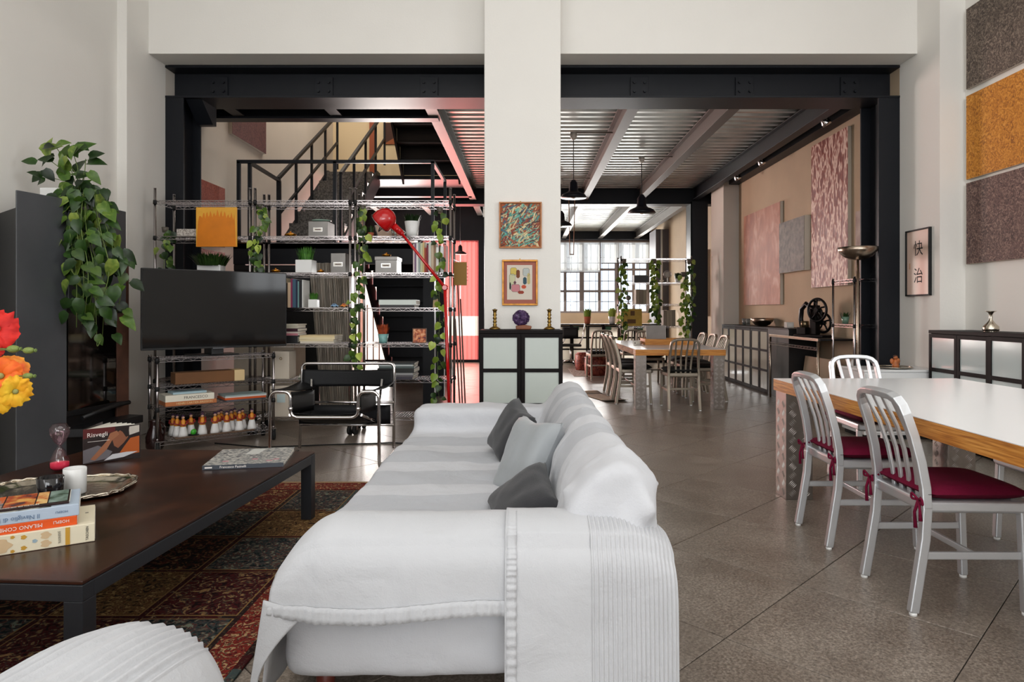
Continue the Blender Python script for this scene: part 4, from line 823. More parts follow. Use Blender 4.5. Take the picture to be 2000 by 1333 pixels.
# ================================================================== ARMCHAIR AT THE BOTTOM EDGE
ac = thing('armchair', 'white armchair draped in ribbed cotton at the bottom edge', 'armchair', (-1.1, 0.7, 0))
ax0 = Vector((-0.71, 1.32, 0)); axd = Vector((-0.2, -0.98, 0)).normalized(); axn = Vector((0.98, -0.2, 0)).normalized()
def arm(u, v):
    s_ = v * 1.15; a = PI * (1.12 - u * 1.24); e = min(1.0, s_ / 0.2); k = math.sqrt(max(0.0, 1 - (1 - e) ** 2)); k = 0.25 + 0.75 * k if v > 0 else 0.0
    hw = 0.20 * (0.55 + 0.45 * k); ct_ = math.cos(a); st_ = math.sin(a); px = abs(ct_) ** 0.75 * (1 if ct_ > 0 else -1) * hw; pz = 0.34 + (abs(st_) ** 0.8 * (1 if st_ > 0 else -1.2)) * 0.28 * (0.72 + 0.28 * k)
    if v == 0: px *= 0.6; pz = 0.3 + (pz - 0.3) * 0.5
    rb = 0.0036 * math.sin(u * 40 * 2 * PI) if u < 0.66 and v > 0.02 else 0
    p = ax0 + axd * s_ + axn * (px + rb * ct_); p.z = pz + rb * max(0, st_) + 0.006 * mnoise.noise(p * 6)
    return p - Vector((-1.1, 0.7, 0))
MB().grid(arm, 300, 46).build('arm_throw', LIN, ac)
o = MB().box(-0.65, 0.32, -0.5, 0.55, 0.12, 0.42).box(-0.75, -0.45, -0.55, 0.6, 0.12, 0.75).build('upholstery', LIN, ac); b_ = o.modifiers.new('r', 'REMESH'); b_.mode = 'VOXEL'; b_.voxel_size = 0.03; b_.use_smooth_shade = True; s_ = o.modifiers.new('s', 'SMOOTH'); s_.iterations = 12
for x in (-0.6, 0.25):
    for y in (-0.4, 0.45): MB().cyl((x, y, 0), (x, y, 0.15), 0.025, 10).build('foot', mat('red_brown_wood'), ac)
# ================================================================== TELEVISION
t = thing('television', 'large black flat screen television on the wire rack', 'television', rk(0, 0, RS[0] + 0.004), RZ)
off = Vector((-2.682, 5.82, 0)) - RK; lx = off.x * math.cos(RZ) + off.y * math.sin(RZ); ly = -off.x * math.sin(RZ) + off.y * math.cos(RZ); zb = 0.071
MB().box(lx - 0.6, lx + 0.6, ly, ly + 0.03, zb, zb + 0.68).box(lx - 0.42, lx + 0.42, ly + 0.03, ly + 0.065, zb + 0.1, zb + 0.55).build('casing', mat('tv_plastic', (20, 20, 22), 0.4), t, 0.003)
MB().box(lx - 0.592, lx + 0.592, ly - 0.003, ly, zb + 0.018, zb + 0.672).build('screen', mat('tv_screen_glass', (3, 3, 4), 0.07, 0, 0.36), t)
MB().box(lx - 0.2, lx + 0.2, -0.12, 0.12, 0.0, 0.014).build('stand_base', mat('tv_plastic'), t, 0.004); MB().box(lx - 0.05, lx + 0.05, min(ly + 0.03, 0.02), 0.06, 0.014, zb + 0.2).build('neck', mat('tv_plastic'), t, 0.004)
MB().box(lx - 0.05, lx + 0.05, ly - 0.006, ly, zb - 0.004, zb + 0.006).build('badge', mat('badge_grey', (90, 90, 94), 0.4), t)
# ================================================================== STOVE
STV = mat('stove_sheet_steel', (84, 86, 90), 0.36, 0.3, bump=(25, 0.06), var=(3, 0.12)); STD = mat('stove_black', (16, 16, 18), 0.45)
fp = thing('stove', 'tall black steel fireplace stove against the left white wall', 'stove', (-3.6, 5.1, 0))
def fpb(mb, name, m, **k):
    o = mb.build(name, m, fp, **k); o.location = (3.6, -5.1, 0); return o
A = (-3.46, 4.55); B = (-3.40, 4.86); C = (-3.315, 5.47)
fpb(MB().prism([(-3.44, 4.52), (-3.38, 4.86), (-3.36, 5.5), (-3.83, 5.72), (-3.83, 4.84)], 0.0, 1.915, 'z'), 'body', STD, bevel=0.004)
fpb(MB().prism([(-3.452, 4.50), (-3.437, 4.49), (-3.352, 4.86), (-3.375, 4.87)], 0.0, 2.02, 'z'), 'side_panel', STV, bevel=0.003)
fpb(MB().prism([(-3.372, 4.875), (-3.342, 4.866), (-3.285, 5.47), (-3.34, 5.5)], 1.225, 2.02, 'z'), 'hood_panel', STV, bevel=0.003)
fpb(MB().prism([(-3.376, 4.9), (-3.37, 4.9), (-3.325, 5.4), (-3.345, 5.42)], 0.46, 1.19, 'z'), 'glass_door', mat('stove_glass', (12, 9, 8), 0.06, 0, 0.8))
for z0, z1 in ((0.42, 0.46), (1.185, 1.225)): fpb(MB().prism([(-3.385, 4.87), (-3.362, 4.87), (-3.30, 5.46), (-3.34, 5.47)], z0, z1, 'z'), 'door_rail', STD, bevel=0.002)
fpb(MB().prism([(-3.345, 5.42), (-3.325, 5.41), (-3.29, 5.52), (-3.35, 5.55)], 0.2, 1.6, 'z'), 'rusty_edge', mat('rusty_edge', (74, 46, 34), 0.5, var=(10, 0.3)), bevel=0.003)
fpb(MB().prism([(-3.42, 4.8), (-3.22, 4.84), (-3.16, 5.5), (-3.34, 5.55)], 0.28, 0.34, 'z'), 'hearth_ledge', STD, bevel=0.004)
fpb(MB().tube([(-3.30, 4.95, 0.40), (-3.27, 5.1, 0.43), (-3.24, 5.3, 0.455), (-3.23, 5.42, 0.455)], 0.018, 8), 'draught_lever', STD)
fpb(MB().tube([(-3.365, 5.0, 1.42), (-3.35, 5.02, 1.42)], 0.008, 8), 'rivet', STV)
t = thing('jug', 'dark glazed jug standing on the floor beside the stove', 'jug', (-3.13, 5.62, 0)); MB().lathe([(0.04, 0), (0.07, 0.05), (0.075, 0.14), (0.045, 0.22), (0.04, 0.26), (0.05, 0.28)], 16).build('jug_body', mat('dark_glaze', (40, 22, 20), 0.15), t); MB().tube([(0.05, 0, 0.26), (0.09, 0, 0.22), (0.07, 0, 0.12)], 0.008, 6).build('handle', mat('dark_glaze'), t)
# ================================================================== PLANTS
def leaf_mesh(name, L, W, m, curl=0.25):
    pts = [(0, 0.0), (0.06, 0.28), (0.2, 0.46), (0.4, 0.5), (0.62, 0.38), (0.82, 0.2), (1, 0)]; vs = []; fs = []
    for i, (a, b_) in enumerate(pts):
        x = a * L - (0.08 * L if i == 1 else 0); z = -curl * L * a * a
        vs += [(x, -b_ * W, z + b_ * W * 0.35), (x if i != 1 else 0.05 * L, 0, z), (x, b_ * W, z + b_ * W * 0.35)]
    for i in range(len(pts) - 1):
        o = 3 * i; fs += [(o, o + 1, o + 4, o + 3), (o + 1, o + 2, o + 5, o + 4)]
    mb = MB(); mb.add(vs, fs, True); return mb.mesh(name, m)
LM = [leaf_mesh('leaf', 0.115, 0.085, LEAF, 0.3), leaf_mesh('leaf', 0.1, 0.075, LEAFD, 0.2), leaf_mesh('leaf', 0.125, 0.085, LEAF, 0.45)]
def leaf_at(parent, p, me, face, tip, roll, s=1.0):
    """leaf whose upper side looks along face and whose tip points along tip"""
    x = Vector(tip).normalized(); z = Vector(face) - x * Vector(face).dot(x); z.normalize(); y = z.cross(x)
    M = Matrix((x, y, z)).transposed().to_euler(); o = inst('leaf', me, parent, p, M, scale=(s, s, s)); return o
po = thing('pothos_plant', 'big trailing pothos cascading from the top of the stove', 'plant', (-3.45, 5.1, 2.02)); P0 = Vector((-3.45, 5.1, 2.02)); rnd = random.Random(3)
MB().box(-0.16, 0.06, -0.16, 0.1, -0.1, 0.1).build('planter', PORC, po, 0.006); MB().box(-0.15, 0.05, -0.15, 0.09, 0.08, 0.095).build('soil', mat('soil', (50, 38, 30), 0.95), po)
def vine(parent, base, pts, n, ms, rn, spread=0.06, smin=0.8, smax=1.15, stemr=0.003, facing=(0.35, -1, 0.25)):
    pts = [Vector(p) - base for p in pts]; fl = fillet(pts, 0.2, 6); MB().tube(fl, stemr, 5).build('stem', STEM, parent)
    cum = [0]
    for a, b_ in zip(fl, fl[1:]): cum.append(cum[-1] + (b_ - a).length)
    for i in range(n):
        d = cum[-1] * (i + rn.random()) / n; k = 0
        while k < len(fl) - 2 and cum[k + 1] < d: k += 1
        q = fl[k].lerp(fl[k + 1], (d - cum[k]) / max(1e-5, cum[k + 1] - cum[k]))
        side = Vector((rn.uniform(-1, 1), rn.uniform(-0.6, 0.3), rn.uniform(-0.35, 0.45))) * spread; p = q + side
        MB().tube([q, (q + p) / 2 + Vector((0, 0, 0.012)), p], 0.0018, 3, cap=False).build('leaf_stalk', STEM, parent) if i % 3 == 0 else None
        leaf_at(parent, p, rn.choice(ms), Vector(facing) + Vector((rn.uniform(-0.8, 0.8), rn.uniform(-0.5, 0.4), rn.uniform(-0.2, 0.8))), Vector((side.x * 8 + rn.uniform(-0.5, 0.5), rn.uniform(-0.4, 0.2), rn.uniform(-1.1, -0.1))), 0, rn.uniform(smin, smax))
S0 = Vector((-3.36, 5.0, 2.08))
for k in range(15):
    a = rnd.uniform(-0.16, 0.42); zl = rnd.uniform(0.98, 1.55); fy = rnd.uniform(4.8, 5.05)
    vine(po, P0, [S0, S0 + Vector((0.06 + a * 0.3, -0.08, 0.06)), (-3.29 + a * 0.55, fy, 1.8), (-3.20 + a * 0.6, fy - 0.03, 1.5), (-3.22 + a * 0.4, fy - 0.02, zl)], rnd.randrange(12, 18), LM, rnd, 0.085)
vine(po, P0, [S0, (-3.28, 4.9, 1.9), (-3.16, 4.88, 1.4), (-3.13, 4.86, 0.93), (-3.1, 4.85, 0.98)], 8, LM, rnd, 0.05)
for (dx, dz, n) in ((-0.28, 0.3, 4), (-0.16, 0.36, 5), (-0.02, 0.36, 5), (0.06, 0.28, 4), (-0.26, 0.14, 4), (0.1, 0.16, 4), (-0.08, 0.24, 5), (0.02, 0.14, 4)):
    q = S0 + Vector((dx * 0.9, rnd.uniform(-0.08, 0.03), dz * 0.95)); MB().tube([S0 - P0, (S0 + q) / 2 - P0 + Vector((0.02, 0, 0.03)), q - P0], 0.003, 5).build('stem', STEM, po)
    for i in range(n):
        p = q - P0 + Vector((rnd.uniform(-0.07, 0.07), rnd.uniform(-0.06, 0.04), rnd.uniform(-0.14, 0.05)))
        leaf_at(po, p, rnd.choice(LM), Vector((rnd.uniform(-0.4, 0.4), -1, rnd.uniform(0.2, 0.9))), Vector((dx + rnd.uniform(-0.3, 0.6), rnd.uniform(-0.3, 0.1), rnd.uniform(-0.5, 0.5))), 0, rnd.uniform(0.85, 1.15))
IV = [leaf_mesh('leaf', 0.062, 0.058, LEAF, 0.3), leaf_mesh('leaf', 0.058, 0.056, LEAFD, 0.3), leaf_mesh('leaf', 0.066, 0.06, LEAFY, 0.3)]
def ivy(label, pts, n, ms, seed):
    rn = random.Random(seed); base = Vector(pts[0]); t = thing('trailing_ivy', label, 'plant', base); MB().lathe([(0.025, -0.03), (0.032, 0.02), (0.028, 0.022)], 10).build('small_pot', mat('clear_pot', (96, 90, 80), 0.4), t)
    vine(t, base, pts, n, ms, rn, 0.05, 0.8, 1.3, 0.002, (0.1, -1, 0.3)); return t
ivy('dark ivy trailing down the outer post behind the pothos', [(-3.52, 6.5, 2.0), (-3.48, 6.44, 1.85), (-3.5, 6.43, 1.6), (-3.47, 6.43, 1.45)], 26, IV[:2], 1)
ivy('lime ivy trailing down between television shelf and book shelf', [(-2.62, 6.56, 2.24), (-2.56, 6.44, 2.1), (-2.6, 6.43, 1.8), (-2.56, 6.43, 1.58)], 34, IV, 2)
ivy('long ivy trailing beside the standing books and silver boxes', [(-1.6, 6.56, 2.22), (-1.58, 6.44, 2.0), (-1.56, 6.43, 1.6), (-1.66, 6.43, 1.25), (-1.62, 6.43, 0.9), (-1.66, 6.43, 0.55)], 64, IV, 3)
ivy('lime ivy trailing beside the red lamp pole', [(-0.84, 6.56, 2.2), (-0.8, 6.44, 2.0), (-0.84, 6.43, 1.6), (-0.82, 6.43, 1.1), (-0.85, 6.43, 0.75), (-0.83, 6.43, 0.32)], 46, IV[1:] + [IV[2]], 4)
def grass_tuft(parent, c, r, h, n, m, rn, wd=0.005):
    mb = MB()
    for i in range(n):
        a = rn.uniform(0, 6.28); q = rn.uniform(0, r * 0.8); b0 = Vector((c[0] + q * math.cos(a), c[1] + q * math.sin(a), c[2])); l = rn.uniform(0.25, 0.6) * r; hh = h * rn.uniform(0.65, 1)
        s = Vector((-math.sin(a), math.cos(a), 0)) * wd; tip = b0 + Vector((math.cos(a) * l, math.sin(a) * l, hh)); mid = b0.lerp(tip, 0.55) + Vector((0, 0, hh * 0.1))
        mb.add([b0 - s, b0 + s, mid + s * 0.8, mid - s * 0.8, tip], [(0, 1, 2, 3), (3, 2, 4)])
    o = mb.build('grass_blades', m, parent); o['kind'] = 'stuff'; return o
def pot_plant(name, label, loc, kind, w_, h, ph, m, pm=PORC, n=90, wd=0.005, rx=None):
    t = thing(name, label, 'plant', loc); rn = random.Random(hash(label) % 1000 if False else len(label) * 7)
    if kind == 'box':
        MB().box(-w_ / 2, w_ / 2, -w_ / 2 if not rx else -rx, w_ / 2 if not rx else rx, 0, h).build('pot', pm, t, 0.004)
    else: MB().lathe([(w_ * 0.36, 0), (w_ * 0.4, h * 0.3), (w_ * 0.5, h), (w_ * 0.46, h), (w_ * 0.44, h * 0.85), (0.0, h * 0.85)], 20).build('pot', pm, t)
    grass_tuft(t, (0, 0, h * 0.9), (rx and w_ * 0.75) or w_ * 0.55, ph, n, m, rn, wd); return t
GRS = ramp_mat('grass_green', [(0.3, (34, 84, 26)), (0.7, (92, 146, 54))], 20, 2, 0.5)
pot_plant('grass_pot', 'white cube pot of upright green grass on shelf', (-2.16, YF + 0.06, SZ[2] + 0.004), 'box', 0.16, 0.125, 0.15, GRS, n=150)
pot_plant('grass_pot', 'small white cube pot with round grass ball before books', (-2.065, 6.5, SZ[3] + 0.004), 'box', 0.085, 0.08, 0.08, GRS, n=160)
pot_plant('potted_shrub', 'tall white tapered pot with green tuft beside red lampshade', (-1.12, 6.6, SZ[1] + 0.004), 'round', 0.15, 0.16, 0.09, LEAFD, n=120, wd=0.008)
pot_plant('planter', 'white rectangular planter of dark shrubs above the television', (-3.115, 6.6, SZ[2] + 0.004), 'box', 0.23, 0.08, 0.13, LEAFD, n=420, wd=0.009, rx=0.06)
pot_plant('succulent_pot', 'teal glazed pot with orange red succulent on shelf', (-1.39, 6.52, SZ[4] + 0.004), 'round', 0.105, 0.09, 0.11, ramp_mat('orange_red_leaf', [(0.3, (112, 40, 24)), (0.6, (186, 84, 44)), (0.8, (120, 110, 40))], 18, 2, 0.5), mat('teal_glaze', (120, 168, 164), 0.25, var=(30, 0.2)), 130, 0.008)
pot_plant('grass_pot', 'tiny dark tuft plant behind the red lampshade', (-1.53, 6.6, SZ[1] + 0.004), 'round', 0.06, 0.05, 0.08, LEAFD, TERRA, 60, 0.006)
# ================================================================== THINGS ON THE TALL SHELVING
def books(x0, x1, y, z, specs, hmin, hmax, lab, grp, depth=0.2, seed=1):
    rn = random.Random(seed); x = x0; n = len(specs); tot = sum(s[1] for s in specs); k = (x1 - x0) / tot
    for i, (c, wd, nm) in enumerate(specs):
        w_ = wd * k; h = rn.uniform(hmin, hmax); t = thing('book', '%s %s' % (nm, lab), 'book', (x + w_ / 2, y, z + 0.004), 0, grp)
        MB().box(-w_ / 2 + 0.0006, w_ / 2 - 0.0006, 0, depth, 0, h).build('cover', mat('book_%d_%d_%d' % c, c, 0.6), t, 0.001); MB().box(-w_ / 2 + 0.002, w_ / 2 - 0.002, 0.004, depth + 0.001, h, h + 0.0008).build('pages', PAPER, t); x += w_
books(-2.37, -2.16, 6.47, SZ[3], [((92, 70, 48), 1.2, 'brown'), ((196, 184, 150), 0.5, 'narrow tan'), ((40, 32, 28), 1, 'black brown'), ((226, 196, 164), 1.4, 'cream'), ((150, 52, 92), 0.8, 'magenta'), ((68, 98, 118), 1.5, 'steel blue'), ((36, 40, 66), 0.8, 'navy'), ((112, 148, 146), 0.7, 'teal'), ((26, 26, 30), 1.3, 'black'), ((226, 226, 222), 0.5, 'white')], 0.24, 0.29, 'book standing beside the round grass ball', 'books on the middle shelf', seed=2)
cs = [((206, 190, 190), .6, 'rose white'), ((120, 90, 120), .6, 'mauve'), ((228, 226, 222), .8, 'white'), ((150, 164, 160), .7, 'grey green'), ((196, 196, 160), .9, 'olive cream'), ((210, 178, 120), .6, 'sand'), ((150, 60, 40), .8, 'brick'), ((120, 36, 50), .7, 'wine'), ((206, 206, 196), 1, 'pale grey'), ((196, 176, 150), 1, 'beige'), ((150, 120, 96), .8, 'tan'), ((236, 234, 230), 1, 'bright white'), ((60, 56, 50), .6, 'charcoal'), ((226, 226, 226), 1.2, 'chalk white'), ((200, 120, 110), .8, 'coral')]
books(-1.09, -0.77, 6.47, SZ[2], cs, 0.24, 0.30, 'magazine standing in the row behind the red lamp arm', 'magazines behind the red lamp', 0.2, 5)
METB = mat('brushed_file_box', (112, 109, 106), 0.32, 0.9, var=(5, 0.15))
def file_box(label, x0, x1, y, z, h, lid):
    t = thing('file_box', label, 'box', ((x0 + x1) / 2, y, z + 0.004)); hw = (x1 - x0) / 2
    MB().box(-hw, hw, 0, 0.24, 0, h).build('box_body', METB, t, 0.003)
    if lid: MB().box(-hw - 0.006, hw + 0.006, -0.006, 0.246, h - 0.03, h + 0.006).build('lid', METB, t, 0.003)
    frame(MB(), -0.045, 0.045, h * 0.32, h * 0.32 + 0.04, 0.005, -0.004, 0).build('label_holder', CHROME2, t); MB().box(-0.04, 0.04, -0.002, 0, h * 0.32 + 0.005, h * 0.32 + 0.035).build('label_card', PAPER, t)
    MB().bar((-0.028, -0.003, h * 0.32 + 0.02), (0.028, -0.003, h * 0.32 + 0.02), 0.002, 0.008).build('lettering', mat('label_ink', (90, 60, 60), 0.8), t)
file_box('metal file box under green plate on upper shelf', -2.12, -1.93, 6.5, SZ[1], 0.15, False); file_box('upright metal file box beside cube grass pot', -1.9, -1.755, 6.5, SZ[2], 0.19, False); file_box('wide lidded metal box under small golden bowl', -1.46, -1.25, 6.48, SZ[2], 0.15, True)
t = thing('glass_plate', 'pale green glass dish on top of metal file box', 'dish', (-2.02, 6.6, SZ[1] + 0.155)); MB().lathe([(0.04, 0), (0.09, 0.012), (0.095, 0.02), (0.085, 0.016), (0.0, 0.006)], 18).build('dish_bowl', mat('pale_green_glaze', (150, 176, 160), 0.2), t)
def ufo(label, x, y, z, r=0.05):
    t = thing('bronze_bowl', label, 'bowl', (x, y, z + 0.004)); MB().lathe([(r * 0.5, 0), (r, r * 0.35), (r * 1.02, r * 0.5), (r * 0.75, r * 0.62), (r * 0.3, r * 0.8), (0, r * 0.82)], 18).build('bowl_body', GOLD, t); MB().lathe([(r * 0.2, r * 0.8), (r * 0.24, r * 0.95), (r * 0.1, r * 1.0)], 10).build('lid_knob', GOLD, t)
ufo('flat golden lidded bowl on the upper shelf', -2.31, 6.55, SZ[1], 0.055); ufo('golden lidded bowl above television corner', -2.45, 6.53, SZ[2], 0.045); ufo('golden lidded bowl between grass cube and metal box', -2.0, 6.51, SZ[2], 0.035); ufo('small golden bowl standing on lidded metal box', -1.37, 6.58, SZ[2] + 0.157, 0.045)
t = thing('stone_block', 'speckled pale stone block on the upper shelf', 'block', (-3.31, 6.55, SZ[1] + 0.004)); MB().box(-0.1, 0.1, -0.05, 0.05, 0, 0.075).build('block_body', ramp_mat('terrazzo', [(0.4, (150, 140, 132)), (0.6, (216, 208, 200))], 90, 2, 0.6), t, 0.003); MB().box(-0.1, 0.1, -0.051, -0.05, 0.0, 0.01).build('chipped_edge', mat('chipped_stone', (176, 168, 160), 0.8), t)
t = thing('flame_painting', 'orange flame painting on yellow board hung on wire shelving', 'painting', (-2.982, 6.432, 1.822)); MB().box(-0.197, 0.197, -0.012, 0.006, 0, 0.382).build('board', mat('amber_yellow', (226, 164, 52), 0.5, var=(5, 0.08)), t, 0.002)
rn = random.Random(9); top_ = []; xs = [-0.175 + 0.35 * i / 36 for i in range(37)]
for i, x in enumerate(xs): top_.append((x, 0.25 + 0.075 * abs(math.sin(i * 0.9)) * rn.uniform(0.5, 1.15) + 0.03 * math.cos(x * 9)))
MB().prism([(-0.19, 0.002), (0.19, 0.002), (0.186, 0.1)] + top_[::-1] + [(-0.186, 0.1)], -0.0135, -0.012, 'y').build('flame_print', mat('flame_orange', (214, 122, 14), 0.5, var=(7, 0.1)), t)
def stack(label_fmt, x, y, z, w_, d, items, seed, name='magazine', cat='magazine', grp=None):
    rn = random.Random(seed); zz = z + 0.004
    for i, (c, th, nm) in enumerate(items):
        ww = w_ * rn.uniform(0.93, 1.0); dd = d * rn.uniform(0.93, 1.0); t = thing(name, label_fmt % nm, cat, (x + rn.uniform(-0.006, 0.006), y + rn.uniform(-0.006, 0.006), zz), rn.uniform(-0.05, 0.05), grp)
        MB().box(-ww / 2, ww / 2, -dd / 2, dd / 2, 0.0, th).build('cover', mat('mag_%d_%d_%d' % c, c, 0.5), t, 0.001); MB().box(-ww / 2 + 0.003, ww / 2 + 0.001, -dd / 2 + 0.003, dd / 2 + 0.001, th * 0.15, th * 0.85).build('pages', PAPER, t); zz += th
    return zz
CRM = (212, 196, 158)
stack('%s cream magazine in the stack left of the pleated curtain', -2.02, 6.58, SZ[4], 0.35, 0.27, [((206, 196, 180), 0.02, 'lowest'), (CRM, 0.02, 'second'), ((222, 206, 168), 0.02, 'third'), ((214, 194, 150), 0.018, 'topmost')], 1, grp='cream magazines')
z_ = stack('%s book piled close to the television edge', -2.3, 6.58, SZ[4], 0.19, 0.25, [((24, 22, 24), 0.075, 'thick black'), ((190, 120, 130), 0.022, 'rose'), ((214, 200, 190), 0.018, 'pale'), ((60, 30, 40), 0.03, 'dark plum'), ((196, 190, 170), 0.03, 'ivory'), ((220, 214, 196), 0.012, 'thin ivory')], 2, 'book', 'book', 'books by the television')
stack('%s folder lying on shelf under the magazines', -1.24, 6.56, SZ[3], 0.36, 0.26, [((60, 58, 60), 0.014, 'thin black'), ((56, 54, 56), 0.012, 'second black'), ((206, 214, 208), 0.05, 'thick pale green')], 3, 'folder', 'folder')
stack('%s magazine in the pile behind the tubular chair', -1.25, 6.56, SZ[5], 0.36, 0.27, [((60, 56, 66), 0.022, 'lowest grey'), ((90, 86, 90), 0.02, 'mid grey'), ((150, 150, 150), 0.02, 'silver'), ((30, 32, 30), 0.045, 'thick black'), ((80, 92, 90), 0.02, 'slate'), ((170, 176, 176), 0.016, 'pale slate'), ((40, 44, 46), 0.014, 'topmost dark')], 4, grp='magazines behind the tubular chair')
stack('%s magazine lying low behind the chair backrest', -2.02, 6.55, SZ[5], 0.34, 0.26, [((90, 100, 84), 0.02, 'green grey'), ((210, 206, 190), 0.02, 'white'), ((120, 124, 110), 0.015, 'olive')], 6)
t = thing('fabric_box', 'beige fabric box with metal eyelet on the shelf', 'box', (-2.37, 6.55, SZ[5] + 0.004)); MB().box(-0.08, 0.08, -0.1, 0.1, 0, 0.27).build('box_body', mat('beige_fabric', (200, 188, 172), 0.9), t, 0.006); MB().tube([(0.012 * math.cos(a * PI / 4), -0.101, 0.2 + 0.012 * math.sin(a * PI / 4)) for a in range(8)], 0.003, 5, True).build('eyelet', BRASS, t)
t = thing('file_box', 'beige archive box with white tag low behind the chair arm', 'box', (-2.37, 6.55, SZ[6] + 0.004)); MB().box(-0.1, 0.1, -0.12, 0.12, 0, 0.3).build('box_body', mat('beige_fabric'), t, 0.006); MB().box(-0.03, 0.05, -0.123, -0.12, 0.14, 0.22).build('label_card', mat('pale_blue_card', (190, 206, 206), 0.6), t)
t = thing('red_cloth', 'crumpled red and white cloth on the lowest shelf', 'cloth', (-2.0, 6.58, SZ[6] + 0.006)); MB().ball((0, 0, 0.03), (0.12, 0.1, 0.045), 14, 8, lambda d: 1 + 0.35 * mnoise.noise(d * 3)).build('cloth_fold', mat('red_cloth', (186, 40, 38), 0.8), t); MB().ball((0.13, 0.0, 0.03), (0.07, 0.07, 0.035), 12, 8, lambda d: 1 + 0.35 * mnoise.noise(d * 4)).build('paper_fold', mat('cream_fold', (226, 206, 170), 0.8), t)
t = thing('cardboard_box', 'small brown box beside the red cloth', 'box', (-1.78, 6.6, SZ[6] + 0.004)); MB().box(-0.07, 0.07, -0.09, 0.09, 0, 0.06).build('box_body', mat('cardboard', (150, 112, 80), 0.8), t, 0.003); MB().box(-0.012, 0.012, -0.092, 0.092, 0.0, 0.062).build('tape', mat('tape', (190, 160, 120), 0.4), t)
def toy_car(label, x, z, c, c2):
    t = thing('toy_car', label, 'toy', (x, 6.5, z + 0.004)); MB().prism([(-0.035, 0.008), (0.035, 0.008), (0.036, 0.022), (0.02, 0.026), (0.01, 0.04), (-0.016, 0.04), (-0.024, 0.026), (-0.036, 0.024)], -0.014, 0.014, 'y').build('car_body', mat('toy_%d' % c[0], c, 0.3), t, 0.003); MB().box(-0.014, 0.009, -0.0145, 0.0145, 0.028, 0.037).build('car_windows', mat('toy_w_%d' % c2[0], c2, 0.3), t)
    for x_ in (-0.021, 0.021): MB().cyl((x_, -0.016, 0.009), (x_, 0.016, 0.009), 0.009, 10).build('wheels_axle', RUBBER, t)
toy_car('pale blue toy car on shelf before curtain', -1.86, SZ[3], (120, 156, 190), (60, 80, 100)); toy_car('orange yellow toy car on shelf before curtain', -1.765, SZ[3], (226, 130, 30), (150, 30, 24))
t = thing('small_picture', 'small orange and purple patterned picture on shelf', 'picture', (-1.03, 6.5, SZ[4] + 0.004)); frame(MB(), -0.068, 0.068, 0, 0.145, 0.008, -0.008, 0.008).build('frame', mat('brown_frame', (110, 74, 54), 0.5), t, 0.001); MB().box(-0.061, 0.061, -0.004, 0.004, 0.007, 0.138).build('print', ramp_mat('orange_purple_print', [(0.35, (60, 40, 70)), (0.5, (196, 104, 60)), (0.62, (226, 170, 130))], 30, 3, 0.6), t)
t = thing('wooden_tag', 'pale wooden tag beside the lime ivy', 'ornament', (-0.875, 6.5, SZ[3] + 0.004)); MB().prism([(-0.025, 0), (0.03, 0), (0.025, 0.085), (-0.02, 0.095)], -0.006, 0.006, 'y').build('tag_body', mat('pale_wood', (190, 164, 126), 0.7), t, 0.002); MB().cyl((0, -0.008, 0.08), (0, 0.008, 0.08), 0.005, 8).build('tag_hole', BLACK, t)
t = thing('brown_folder', 'ochre brown ring folder hanging on the shelving side', 'folder', (-0.66, 6.7, 1.46)); MB().box(-0.055, 0.075, -0.012, 0.02, 0, 0.235).build('cover', mat('ochre_card', (150, 112, 44), 0.6, var=(6, 0.1)), t, 0.003)
for i in range(5): MB().tube([(0.075 + 0.012 * math.cos(a * PI / 4), 0.004 + 0.012 * math.sin(a * PI / 4), 0.05 + i * 0.035) for a in range(8)], 0.002, 4, True).build('ring', BLACK, t)
MB().bar((0, 0.004, 0.235), (-0.06, 0.0, 0.26), 0.004).build('hook', CHROME, t)
t = thing('glazed_cup', 'patterned glazed cup half hidden by the red lampshade', 'cup', (-1.27, 6.62, SZ[1] + 0.004)); MB().lathe([(0.03, 0), (0.055, 0.03), (0.06, 0.07), (0.045, 0.09), (0.042, 0.088), (0.0, 0.03)], 16).build('cup_body', ramp_mat('glaze_pattern', [(0.42, (210, 206, 200)), (0.5, (110, 130, 120)), (0.6, (196, 130, 110))], 24, 2, 0.25), t); MB().tube([(0.055, 0, 0.03), (0.085, 0, 0.05), (0.055, 0, 0.075)], 0.005, 6).build('handle', PORC, t)
t = thing('leaning_photo', 'beige photograph board leaning behind the red lampshade', 'picture', (-1.4, 6.68, SZ[1] + 0.004)); MB().box(-0.07, 0.07, -0.006, 0.006, 0, 0.16).build('board', mat('photo_beige', (176, 150, 130), 0.6, var=(6, 0.2)), t, rot=(R(-10), R(-14), 0)); MB().box(-0.08, -0.07, -0.008, 0.008, 0, 0.16).build('edge_strip', CHROME, t, rot=(R(-10), R(-14), 0))
# ================================================================== THINGS ON THE TELEVISION RACK
def rthing(name, label, cat, x, y, z, grp=None, a=0): return thing(name, label, cat, rk(x, y, z + 0.004), RZ + a, grp)
t = rthing('cardboard_box', 'long brown cardboard box with cream end under television', 'box', 0.0, 0.02, RS[1]); MB().box(-0.33, 0.16, -0.08, 0.08, 0, 0.1).build('box_body', mat('brown_card', (112, 74, 42), 0.7, var=(5, 0.15)), t, 0.004); MB().box(0.16, 0.25, -0.08, 0.08, 0, 0.1).build('box_end', mat('cream_card', (216, 188, 140), 0.7), t, 0.004)
t = rthing('book', 'orange spined book under the white Francesco book', 'book', -0.21, 0.0, RS[2]); MB().box(-0.21, 0.2, -0.12, 0.12, 0, 0.036).build('cover', mat('copper_orange', (186, 112, 66), 0.5), t, 0.002); text('HENRI CARTIER-BRESSON', 0.024, mat('pale_gold', (226, 200, 150), 0.5), t, (0.02, -0.1205, 0.018), (R(90), 0, 0), sx=1.05)
